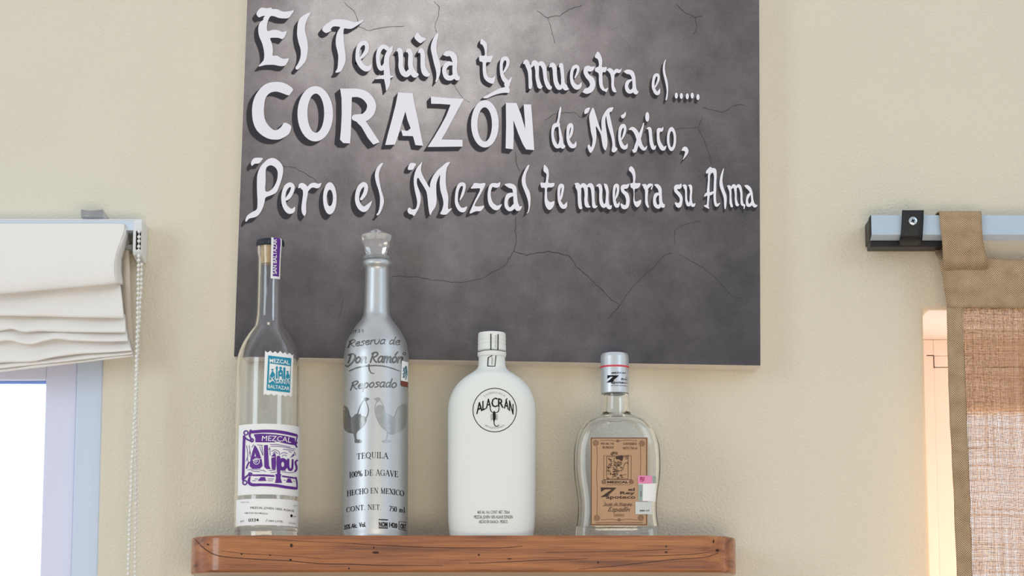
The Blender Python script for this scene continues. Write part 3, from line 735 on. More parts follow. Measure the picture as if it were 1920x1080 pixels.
    d.stroke([(965,690,6),(920,735,60),(870,725,55),(828,650,45),(824,560,40),(837,470,40),(870,403,48),(918,398,48),(928,440,36),(905,530,35),(870,605,12)])
    d.poly([(1040,410),(1065,378),(1140,385),(1212,385),(1160,500),(1110,590),(1065,680),(1130,690),(1195,682),(1150,750),(1080,755),(1000,785),(1030,700),(1080,590),(1140,460),(1080,450),(1015,450)])
    d.stroke([(1405,370,8),(1370,410,60),(1295,408,48),(1265,480,40),(1262,570,45),(1290,660,60),(1360,710,65),(1425,665,10)])
    d.stroke([(1475,400,20),(1530,412,62),(1590,440,60),(1605,530,50),(1615,640,58),(1645,720,70),(1695,690,10)])
    d.stroke([(1590,530,40),(1522,545,62),(1488,610,45),(1492,690,48),(1540,730,52),(1600,680,55)])
    d.poly([(1795,135),(1760,160),(1720,240),(1695,320),(1700,400),(1730,480),(1770,590),(1785,680),(1775,760),(1755,782),(1785,770),(1805,690),(1812,590),(1800,500),(1765,430),(1745,350),(1755,250),(1785,180)])
    # --- "te muestra"
    d = D(1000, 300, 7.385, -4.2, 7.6)
    d.poly([(150,68),(185,95),(210,140),(215,220),(210,315),(290,318),(285,360),(255,380),(195,385),(190,460),(195,540),(225,580),(255,580),(292,570),(280,640),(235,690),(195,675),(165,620),(155,540),(160,440),(155,385),(115,385),(100,345),(105,312),(165,315),(178,250),(180,190),(140,150)])
    d.stroke([(465,580,6),(440,640,55),(400,640,55),(362,570,40),(352,480,35),(357,400,40),(380,353,48),(408,362,38),(404,430,33),(385,520,30),(365,570,10)])
    d.stroke([(580,330,20),(610,350,72),(635,420,58),(637,510,45),(642,590,50),(655,660,45),(675,660,15)])
    d.stroke([(640,390,25),(690,348,58),(725,390,55),(732,480,45),(728,560,45),(745,630,55),(785,650,15)])
    d.stroke([(740,370,25),(790,348,58),(820,400,50),(827,500,40),(832,580,40),(845,645,50),(885,640,12)])
    d.stroke([(880,360,20),(915,352,48),(935,410,45),(932,500,40),(942,590,50),(975,640,50),(1010,600,30),(1020,520,30)])
    d.stroke([(985,335,20),(1005,362,48),(1025,440,40),(1022,530,40),(1025,620,55),(1060,660,50),(1082,630,10)])
    d.stroke([(1195,580,6),(1165,635,50),(1135,610,45),(1117,520,35),(1117,430,35),(1132,362,40),(1163,352,42),(1173,410,33),(1160,480,33),(1135,550,10)])
    d.stroke([(1325,330,10),(1290,367,58),(1240,373,55),(1240,430,45),(1290,480,55),(1310,560,50),(1295,640,50),(1250,650,60),(1215,610,20)])
    d.poly([(1345,88),(1385,110),(1410,170),(1415,250),(1410,318),(1480,320),(1470,370),(1440,395),(1405,405),(1400,480),(1405,560),(1435,575),(1490,550),(1485,610),(1440,655),(1400,620),(1385,560),(1390,470),(1380,400),(1350,380),(1342,325),(1378,315),(1380,240),(1360,180),(1322,140)])
    d.stroke([(1515,345,20),(1545,362,58),(1568,420,45),(1565,520,35),(1570,600,38),(1590,650,25)])
    d.stroke([(1575,400,20),(1605,352,48),(1650,345,15),(1635,400,20)])
    d.stroke([(1685,345,20),(1715,357,48),(1750,400,50),(1760,490,40),(1765,580,45),(1795,640,50),(1812,620,20)])
    d.stroke([(1750,470,30),(1702,480,48),(1678,540,40),(1690,620,50),(1735,650,50),(1770,600,40)])
    # --- "su Alma"
    d = D(1240, 300, 9.39, -2.8, 7)
    d.stroke([(345,425,20),(320,470,78),(262,472,68),(256,540,58),(300,590,62),(345,660,55),(345,740,50),(305,800,88),(250,760,30)])
    d.stroke([(380,450,20),(413,462,65),(433,530,38),(435,620,33),(440,710,40),(475,790,58),(510,750,40),(520,650,38)])
    d.stroke([(480,450,20),(513,462,55),(525,550,38),(517,650,38),(525,760,48),(560,800,58),(592,770,20)])
    d.poly([(860,122),(800,180),(787,210),(793,242),(840,225),(862,240),(910,215),(905,160)])
    d.stroke([(875,180,60),(842,260,40),(837,360,33),(830,460,38),(825,560,48),(830,640,40),(820,740,30),(815,800,40)])
    d.stroke([(760,640,15),(800,602,55),(870,592,55),(912,565,30)])
    d.stroke([(760,810,20),(800,815,52),(835,850,20)])
    d.stroke([(880,180,60),(930,185,75),(950,280,48),(946,400,44),(942,520,48),(940,640,44),(947,740,44),(975,800,52),(1030,760,15)])
    d.poly([(1102,150),(1085,165),(1045,270),(1025,380),(1030,470),(1070,580),(1100,680),(1105,790),(1115,860),(1135,850),(1150,720),(1145,620),(1110,530),(1085,440),(1075,350),(1085,260)])
    d.stroke([(1165,460,20),(1195,475,62),(1215,550,40),(1217,650,33),(1222,750,45),(1240,815,42)])
    d.stroke([(1230,500,30),(1275,450,52),(1300,500,50),(1310,600,33),(1312,700,38),(1335,790,52),(1365,780,15)])
    d.stroke([(1315,490,30),(1360,450,52),(1395,510,48),(1410,600,38),(1412,700,38),(1425,780,48),(1460,800,33),(1455,860,15)])
    d.stroke([(1470,455,20),(1510,470,62),(1560,520,58),(1590,600,40),(1600,690,38),(1615,770,52),(1650,810,58),(1690,795,10)])
    d.stroke([(1575,580,30),(1532,630,48),(1507,710,38),(1522,790,58),(1570,790,48),(1598,730,30)])
    top, sh = MB(), MB()
    for d, dx, dy in L_:
        d.into(top, lambda u, v: at(u, v, CANVAS_Y - .0006), each=3e-6)
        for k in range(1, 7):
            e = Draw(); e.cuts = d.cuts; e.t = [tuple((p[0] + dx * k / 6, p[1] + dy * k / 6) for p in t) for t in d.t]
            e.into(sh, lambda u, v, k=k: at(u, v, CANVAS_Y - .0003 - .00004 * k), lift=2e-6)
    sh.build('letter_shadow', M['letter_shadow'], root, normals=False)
    top.build('lettering', M['letter'], root, normals=False)
    # hairline cracks of the printed concrete
    cr = Draw(); rnd = random.Random(3)
    for w_, P in ((1.0, [(967,407),(967,457),(963,471),(950,493),(935,505),(924,508),(912,519),(897,524),(880,527),(853,529.6),(832,527),(800,523),(768,518),(736,519)]),
               (1.5, [(963,471),(970,473),(988,478.5),(1008,474),(1029,471),(1052,475.6),(1069.6,481),(1081,500),(1096,512),(1113,529.6),(1131,545.6),(1148,561.7),(1163,572),(1152,585),(1140,597)]),
               (1.0, [(1163,572),(1183,541),(1207,518),(1224,502),(1246,477),(1262,474)]), (.7, [(1265,457),(1265,433),(1280,422),(1315,414)]),
               (.8, [(1274,477),(1294,489),(1320,503),(1344,524),(1376,559),(1392,557)]), (1.0, [(1007,20),(1026,33.5),(1049,29),(1067,17.5),(1090,10)]), (.8, [(1028,34),(1034.5,58),(1040,80)]),
               (1.0, [(1269,9),(1285,25),(1303,32),(1317,30.6)]), (.7, [(1304,33),(1306,52.5),(1300,64)]), (.8, [(1317,201),(1355,211),(1375.6,198),(1396,196)]),
               (.8, [(1265,242),(1308.6,239),(1317,221.6)]), (.7, [(1309,240),(1323,268),(1335,309)]), (.9, [(531,311),(555,315.7),(574,327),(585.6,334),(593.6,340)]),
               (.9, [(966,285),(968,305),(975,321)]), (.9, [(646,5),(665,21.7),(670,38),(673,51),(694.6,57.4),(722,51.5),(757,49)]), (.8, [(814,3),(823,13.5),(822,30),(815,51.5),(818,60)]),
               (.8, [(1022,225),(1037,214),(1060,210),(1075,211),(1092,221)]), (.6, [(852,160),(865,182),(880,192)]), (.6, [(645,560),(640,585),(632,600)])):
        Q = [P[0]]
        for a, c in zip(P, P[1:]):
            n = max(1, int(math.dist(a, c) / 6))
            for i in range(1, n + 1):
                f = i / n; Q.append((a[0] + (c[0] - a[0]) * f + rnd.uniform(-1.2, 1.2), a[1] + (c[1] - a[1]) * f + rnd.uniform(-1.2, 1.2)))
        cr.stroke([(x, y, w_ * rnd.uniform(.6, 1.2)) for x, y in Q], sm=False)
    k0 = MB(); cr.into(k0, lambda u, v: at(u, v, CANVAS_Y - .0002)); ck = k0.build('crack', M['crack'], root, normals=False)
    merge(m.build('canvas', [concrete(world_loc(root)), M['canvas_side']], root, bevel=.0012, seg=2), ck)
canvas()

# ================================================================== SHELF
SHELF_Y = -.132
zS = at(900, 1003.5, SHELF_Y).z
def shelf():
    x0, x1 = at(358.5, 1040, SHELF_Y + .045).x, at(1379.5, 1040, SHELF_Y + .045).x
    zb = at(900, 1073, SHELF_Y).z; r = .047; n = 14
    P = [(x0, -.001)]
    P += [(x0 + r - r * math.cos(math.pi / 2 * i / n), SHELF_Y + r - r * math.sin(math.pi / 2 * i / n)) for i in range(n + 1)]
    P += [(x1 - r + r * math.sin(math.pi / 2 * i / n), SHELF_Y + r - r * math.cos(math.pi / 2 * i / n)) for i in range(n + 1)]
    P += [(x1, -.001)]
    m = MB(); k = len(P)
    m.add([(x, y, zb) for x, y in P] + [(x, y, zS) for x, y in P],
          [tuple(range(k)), tuple(range(2 * k - 1, k - 1, -1))] + [(i, (i + 1) % k, k + (i + 1) % k, k + i) for i in range(k)])
    root = thing('wall_shelf', 'varnished reddish wooden wall shelf with rounded corners, holding four bottles', 'shelf', ((x0 + x1) / 2, -.066, zb))
    o = m.build('board', wood(), root, bevel=.0028, seg=3); smooth_by_angle(o, 50)
    # long grain cracks and pinholes in the front edge
    d = Draw(340, 980, 3.4286)
    d.stroke([(80,100,3),(140,160,5),(220,208,5),(330,225,4.5),(500,236,4.5),(700,246,4),(900,264,4.5),(1100,268,4.5),(1300,274,4),(1680,275,2)])
    d.stroke([(1000,128,1.5),(1150,138,3.5),(1300,146,3.5),(1500,156,4),(1700,161,4),(1900,162,4)])
    d.stroke([(250,180,1.5),(420,200,2.5),(700,215,2),(900,232,1)]); d.stroke([(480,100,1),(800,120,2),(1000,128,1.5)])
    for x, y, a, c in ((388,202,7,5),(570,209,9,4),(702,239,9,7),(708,147,9,13),(1237,160,6,6),(1250,192,22,8),(1078,295,6,6),(1912,207,6,7),(170,140,9,5)): d.ell(x, y, a, c, 10)
    d.block(880, 980, 3.4286)
    d.stroke([(0,162,4),(200,162,4),(340,152,2)]); d.stroke([(0,262,3),(250,252,4),(500,240,3),(760,232,2)]); d.stroke([(700,300,2),(1000,272,3.5),(1300,238,3.5),(1500,225,3),(1600,195,3)])
    d.stroke([(500,190,1.5),(900,186,2.5),(1300,172,2)]); d.stroke([(1000,220,1.5),(1400,205,3),(1540,190,2)])
    for x, y, a, c in ((62,206,6,6),(258,232,16,4),(827,256,6,7),(1265,153,6,6),(1265,190,9,6),(1595,178,12,9),(1570,120,5,12)): d.ell(x, y, a, c, 10)
    xa, xb = x0 + r, x1 - r
    def on(u, v):
        y = SHELF_Y
        for _ in range(6):
            p = at(u, v, y); t = max(0, min(1, (xa - p.x) / r)) if p.x < xa else max(0, min(1, (p.x - xb) / r))
            y = SHELF_Y + r - r * math.sqrt(max(0, 1 - t * t))
        p = at(u, v, y); p.y -= .0003; return p
    d.refine(12); m = MB(); d.into(m, on); merge(o, m.build('grain_crack', mat('dark_grain', rgb(60, 32, 24), .7), root, normals=False))
shelf()

# ================================================================== BOTTLES
BY = -.083                              # the line the bottles stand on
class Shape:
    """a bottle outline: rows of (z, half width, half depth, squareness) about a vertical axis"""
    def __init__(s, ux, rows, by=BY, base=None, depth_of=None, sq=None):
        s.y = by; s.x = at(ux, 850, by).x; s.rows = []
        for v, hw in rows:
            p = at(ux, v, by); a = hw * px(p)
            s.rows.append([p.z, a, a, 2.0])
        s.rows.sort()
        if base is not None:
            s.rows = [r for r in s.rows if r[0] > base + .0005]
            s.rows.insert(0, [base, s.rows[0][1], s.rows[0][2], 2.0])
        if depth_of:
            for r in s.rows: r[2] = depth_of(r); r[3] = sq(r) if sq else 2.0
    def sec(s, z):
        R_ = s.rows
        if z <= R_[0][0]: return R_[0][1:]
        for a, b in zip(R_, R_[1:]):
            if z <= b[0]:
                f = (z - a[0]) / (b[0] - a[0] or 1); return [a[i] + (b[i] - a[i]) * f for i in (1, 2, 3)]
        return R_[-1][1:]
    def front(s, u, v, off=.0003):
        """the point of the front surface that shows at a pixel"""
        y = s.y - s.rows[0][2]
        for _ in range(14):
            p = at(u, v, y); a, b, n = s.sec(p.z); a += off; b += off
            t = min(.9995, abs(p.x - s.x) / a)
            y = .4 * y + .6 * (s.y - b * (1 - t ** n) ** (1 / n))
        return at(u, v, y)
    def pt(s, th, z, off=0):
        a, b, n = s.sec(z); a += off; b += off
        c, d = math.sin(th), math.cos(th)
        return Vector((s.x + a * math.copysign(abs(c) ** (2 / n), c), s.y - b * math.copysign(abs(d) ** (2 / n), d), z))
    def zs(s): return [r[0] for r in s.rows]
    def dense(s, z0, z1, step):
        """section heights, smoothed"""
        n = max(2, int((z1 - z0) / step)); return [z0 + (z1 - z0) * i / n for i in range(n + 1)]
def smooth_rows(rows, n=4):
    o = catmull([tuple(map(float, r)) for r in rows], n); return o
def surface(m, sh, zs, inset=0., n=64, mi=0, flip=False, close0=True, close1=False, push=0.):
    rings = []
    for z in zs:
        a, b, e = sh.sec(z); k = []
        for i in range(n):
            t = 2 * math.pi * i / n
            p = sh.pt(t, z, -inset); k.append(p)
        rings.append(k)
    vs = [p for r in rings for p in r]; K = len(rings)
    fs = [(j * n + i, j * n + (i + 1) % n, (j + 1) * n + (i + 1) % n, (j + 1) * n + i) for j in range(K - 1) for i in range(n)]
    if close0:                                    # base, pushed up a little
        vs += [Vector((sh.x + (p.x - sh.x) * .86, sh.y + (p.y - sh.y) * .86, p.z)) for p in rings[0]]
        o = K * n; fs += [(i, (i + 1) % n, o + (i + 1) % n, o + i) for i in range(n)]
        vs.append(Vector((sh.x, sh.y, zs[0] + push))); c = len(vs) - 1
        fs += [(o + i, o + (i + 1) % n, c) for i in range(n)]
    if close1:
        vs.append(Vector((sh.x, sh.y, zs[-1]))); c = len(vs) - 1
        fs += [((K - 1) * n + i, (K - 1) * n + (i + 1) % n, c) for i in range(n)]
    m.add(vs, fs, mi); return K * n
def hollow(sh, z0, z1, wall, thick, name, matl, root, n=64, step=.003, push=.004):
    """outer skin and inner skin, joined at the rim"""
    zo = sh.dense(z0, z1, step); zi = sh.dense(z0 + thick, z1, step)
    m = MB(); surface(m, sh, zo, 0, n, push=push); a = (len(zo) - 1) * n
    o = len(m.v); surface(m, sh, zi, wall, n, push=push * .8); b = o + (len(zi) - 1) * n
    m.f += [(a + i, a + (i + 1) % n, b + (i + 1) % n, b + i) for i in range(n)]; m.mi += [0] * n
    return smooth_by_angle(m.build(name, matl, root), 50)
def wrap(sh, th0, th1, z0, z1, off=.0002, nu=40, nv=10, edge=None):
    rows = []
    for j in range(nv + 1):
        f = j / nv; r_ = []
        for i in range(nu + 1):
            t = th0 + (th1 - th0) * i / nu; z = z0 + (z1 - z0) * f
            if edge and j in (0, nv): z += edge(i) * (1 if j else -1)
            r_.append(sh.pt(t, z, off))
        rows.append(r_)
    return rows
def ink(d, sh, name, m, parent, off=.0006, lim=7, join=None):
    d.refine(lim); b = MB(); d.into(b, lambda u, v: sh.front(u, v, off), lift=1e-6); o = b.build(name, m, parent, normals=False)
    return merge(join, o) if join else o

# ---------------------------------------------------------------- tall clear bottle, purple and teal labels
def tall_clear():
    rows = smooth_rows([(1000,59.5),(985,60.5),(930,60.5),(860,60.5),(780,60.3),(710,60),(685,59.3),(668,57),(656,53.5),(644,48.5),(633,42.5),(622,35.5),(613,29.5),(604,26),(592,24.3),(576,23.6),(540,23.2),(500,23),(484,23),(478,24.4),(468,25),(463,25)], 3)
    sh = Shape(500.5, rows, base=zS)
    root = thing('liquor_bottle', 'tall clear glass bottle with black cap, teal stamp label and purple framed label', 'bottle', (sh.x, BY, zS), 'liquor bottles on the shelf')
    zt = max(sh.zs())
    hollow(sh, zS, zt, .0032, .012, 'glass_body', M['glass'], root)
    # cork and ribbed cap
    zc = at(500.5, 495, BY).z; p = px(at(500, 470, BY)); c = (sh.x, BY)
    b = MB(); b.lathe(c, [(.0096, zc), (.0106, zc + .002), (.0112, zt - .002), (.0112, zt + .0002)], 32); smooth_by_angle(b.build('cork', M['cork'], root))
    zk = at(500.5, 447, BY - .01).z; n = 72; b = MB(); rr = 26.3 * p
    prof = [(rr * .96, zt + .0003), (rr, zt + .001), (rr, zk - .0035), (rr * .96, zk - .0008), (rr * .85, zk)]
    vs = []
    for r_, z in prof:
        for i in range(n):
            t = 2 * math.pi * i / n; k = r_ * (1 - (.025 if i % 2 else 0)); vs.append((c[0] + k * math.sin(t), c[1] - k * math.cos(t), z))
    b.add(vs, [(j * n + i, j * n + (i + 1) % n, (j + 1) * n + (i + 1) % n, (j + 1) * n + i) for j in range(4) for i in range(n)] + [tuple(range(n - 1, -1, -1)), tuple(4 * n + i for i in range(n))])
    b.build('cap', M['black_cap'], root)
    # paper seal over cap and neck: white border, purple band, letters read upwards
    th = [R(9), R(58)]; rc = rr + .0004
    def strip(a, e, off, top, bottom):
        pts = []
        for z, r_ in ((top, rc * .90), (top - .0012, rc * .985), (zt + .0002, rc), (zt - .002, 25.4 * p + .0004), (at(515, 490, BY - .015).z, 24 * p + .0003), (bottom, 23.4 * p + .0003)):
            pts.append([Vector((c[0] + (r_ + off) * math.sin(a + (e - a) * i / 10), c[1] - (r_ + off) * math.cos(a + (e - a) * i / 10), z)) for i in range(11)])
        pts.insert(0, [Vector((q.x * .35 + c[0] * .65, q.y * .35 + c[1] * .65, zk + .0004 + off)) for q in pts[0]])
        return pts
    b = MB(); b.grid(strip(th[0], th[1], 0, zk + .0003, at(512, 521, BY - .018).z)); seal = b.build('seal', M['white_paper'], root)
    b = MB(); b.grid(strip(th[0] + .16, th[1] - .14, .0003, zk + .0002, at(512, 516.5, BY - .018).z)); b.build('seal_band', M['purple'], seal)
    T, wd = font_tris('SAN BALTAZAR', .01); b = MB(); v0 = 514; L = 66
    neck = Shape(500.5, [(447, 26.6), (463, 26.6), (464.5, 25.5), (484, 24.2), (530, 23.6)])
    d = Draw(); d.t = [tuple((509.7 + q[1] * -8.2 + 9.2, v0 - q[0] / wd * L) for q in t) for t in T]
    ink(d, neck, 'seal_print', M['white_paper'], seal, .0009, 4)
    # teal stamp label with zigzag ends
    d = Draw(420, 640, 6)
    d.poly([(462,105),(490,127),(522,105),(545,132),(575,112),(605,137),(632,107),(660,137),(688,122),(710,150),(738,130),(765,160),(780,145),(772,400),(765,605),(752,628),(720,603),(690,622),(660,603),(630,617),(595,595),(560,612),(530,590),(495,607),(465,592),(445,602),(452,350)], sm=False)
    lab = ink(d, sh, 'stamp_label', M['white_paper'], root, .0003, 5)
    d = Draw(420, 640, 6)
    d.poly([(497,158),(758,190),(742,577),(478,548)], holes=[[(512,247),(750,280),(735,490),(502,468)]], sm=False)
    for P in ([(515,440),(512,395),(545,325),(575,372),(568,430)], [(583,420),(586,318),(580,295),(597,275),(608,295),(602,318),(603,420)], [(612,425),(610,340),(637,308),(662,335),(664,425),(652,425),(650,395),(624,392),(622,425)],
              [(667,428),(668,325),(664,303),(682,287),(694,305),(690,330),(690,430)], [(697,470),(695,392),(715,342),(738,382),(735,455)]): d.poly(P, sm=False)
    d.ell(637, 300, 16, 16); d.ell(545, 318, 14, 9); d.ell(715, 342, 14, 9)
    d.poly([(500,470),(530,455),(570,428),(700,440),(738,475),(735,492),(500,472)], sm=False)
    pr = ink(d, sh, 'stamp_print', M['teal'], lab, .0006, 5)
    d = Draw(420, 640, 6)
    d.text('MEZCAL', 513, 738, (238, 246, 262), 46, 0, .015); d.text('SAN', 580, 690, (470, 474, 480), 42, 0, .01); d.text('BALTAZAR', 496, 738, (525, 537, 552), 42, 0, .01)
    for P in ([(515,462),(545,432),(572,462)], [(520,400),(560,440)], [(560,398),(522,442)], [(700,480),(715,450),(735,482)], [(702,415),(733,452)], [(733,415),(702,452)]): d.stroke([(*q, 6) for q in P], sm=False)
    d.ell(637, 362, 9, 9)
    ink(d, sh, 'stamp_lettering', M['white_paper'], lab, .0009, 5, pr)
    # main label
    ta, tb = R(-55), R(96)
    z1, z0 = sh.front(500, 794.5).z, sh.front(500, 927).z
    b = MB(); b.grid(wrap(sh, ta, tb, z0, z1, .0003)); lab = smooth_by_angle(b.build('front_label', M['white_paper'], root))
    d = Draw(420, 780, 4.5)
    d.stroke([(235,135,26),(330,128,26),(430,130,26),(520,142,26),(612,163,22)])
    d.stroke([(225,125,22),(216,165,16),(232,198,14)])
    d.poly([(250,154),(290,150),(330,149),(430,155),(520,168),(598,187),(603,247),(560,241),(480,224),(400,222),(300,222),(264,221),(265,190)], sm=False)
    d.stroke([(170,172,22),(165,300,22),(163,420,22),(160,532,22)]); d.stroke([(165,175,16),(200,200,14),(240,215,14)]); d.stroke([(158,540,16),(195,505,14),(235,490,14)])
    for x, y, r_ in ((185,142,17),(235,205,13),(175,562,17),(220,492,13)): d.circle(x, y, r_, 11)
    d.stroke([(215,520,18),(210,560,24),(240,580,26),(320,580,22),(430,585,24),(520,600,24),(612,611,22)])
    d.stroke([(245,500,14),(330,500,16),(420,506,16)]); d.stroke([(495,508,14),(600,524,14)])
    for P in ([(310,515),(345,515),(358,548),(285,548)], [(538,527),(562,529),(578,565),(523,560)], [(432,490),(485,490),(478,520),(490,565),(430,565),(440,520)]): d.poly(P, sm=False)
    d.poly([(258,244),(274,262),(294,300),(318,368),(326,420),(302,444),(238,444),(216,424),(224,360),(240,300)], holes=[[(262,308),(271,342),(256,342)]], sm=False)
    d.stroke([(190,440,14),(205,400,12),(230,385,8)])
    d.poly([(338,246),(370,244),(374,330),(380,418),(394,448),(360,448),(340,430),(338,330)], sm=False)
    d.poly([(400,352),(438,344),(440,400),(434,454),(404,450),(400,400)], sm=False); d.poly([(398,342),(430,308),(440,343)], sm=False)
    d.stroke([(460,350,32),(460,420,32),(462,490,28)]); d.ring(496, 408, 42, 54, 496, 408, 12, 22)
    d.stroke([(542,368,20),(543,430,21),(558,453,22),(576,440,18),(580,370,16)]); d.poly([(556,356),(592,312),(592,335)], sm=False)
    d.stroke([(619,374,13),(606,384,15),(604,402,16),(612,424,17),(612,450,16),(600,468,14)])
    d.stroke([(620,170,10),(612,200,9),(606,240,14),(615,262,12)]); d.circle(610, 225, 8, 7); d.stroke([(608,520,14),(616,560,12),(618,610,10)])
    for P in ([(190,250),(200,330),(186,380)], [(212,250),(222,320)], [(280,243),(325,247)], [(318,250),(330,330)], [(385,265),(390,330)], [(395,255),(480,258),(600,280)], [(400,300),(430,285),(462,300),(470,330)], [(412,318),(430,300),(452,318)],
              [(480,320),(505,308),(535,318)], [(490,340),(508,328),(528,338)], [(500,280),(590,292)], [(200,455),(260,448),(330,462)], [(330,455),(352,470)], [(380,462),(430,455)], [(490,470),(540,478),(590,476)], [(260,530),(290,532)], [(370,530),(420,532)], [(370,545),(410,546)], [(505,540),(520,542)], [(585,548),(600,550)], [(215,300),(222,345)], [(195,350),(205,395)], [(300,255),(325,330)], [(376,280),(392,278)], [(548,300),(570,305)], [(595,300),(606,330)], [(230,462),(300,470)], [(395,478),(440,472)], [(508,455),(520,468)], [(250,240),(235,262)], [(390,240),(470,244),(560,262)], [(240,545),(270,545)]):
        d.stroke([(*q, 4.6) for q in P])
    pr = ink(d, sh, 'label_print', M['purple'], lab, .0007, 6)
    d = Draw(420, 780, 4.5)
    d.text('MEZCAL', 318, 566, (210, 212, 226), 46, .12); d.circle(274, 382, 25, 5); d.circle(270, 380, 10, 5); d.stroke([(240,372,4),(330,358,4)])
    d.poly([(425,215),(480,220),(465,235),(445,235)], sm=False); d.circle(495, 392, 4, 2)
    ink(d, sh, 'label_lettering', M['white_paper'], lab, .0010, 6, pr)
    # lower label
    z1, z0 = sh.front(500, 935).z, sh.front(500, 984.5).z
    b = MB(); b.grid(wrap(sh, R(-60), R(92), z0, z1, .0003)); lab = smooth_by_angle(b.build('lower_label', M['white_paper'], root))
    d = Draw(420, 780, 4.5)
    d.text('MEZCAL JOVEN 100% AGAVE', 222, 592, (784, 789, 812), 20); d.text('HECHO EN M\u00c9XICO', 176, 370, (826, 826, 832), 14)
    d.text('0334', 206, 292, (892, 890, 890), 27, 0, .012); d.text('1404 LOTE:', 372, 500, (893, 895, 901), 17); d.text('BOT.', 138, 172, (897, 894, 893), 14)
    d.stroke([(352,892,3),(366,868,3)]); d.ell(570, 842, 10, 13); d.text('0.M', 585, 606, 856, 14)
    pr = ink(d, sh, 'label_print', M['black_ink'], lab, .0007, 6)
    d = Draw(420, 780, 4.5); d.text('MEZCAL', 140, 215, (736, 733, 731), 11); d.text('0001', 585, 618, (760, 762, 764), 10); d.text('DESTILADO', 545, 608, (908, 911, 916), 14)
    ink(d, sh, 'label_small_print', M['grey_ink'], lab, .0007, 6, pr)
tall_clear()

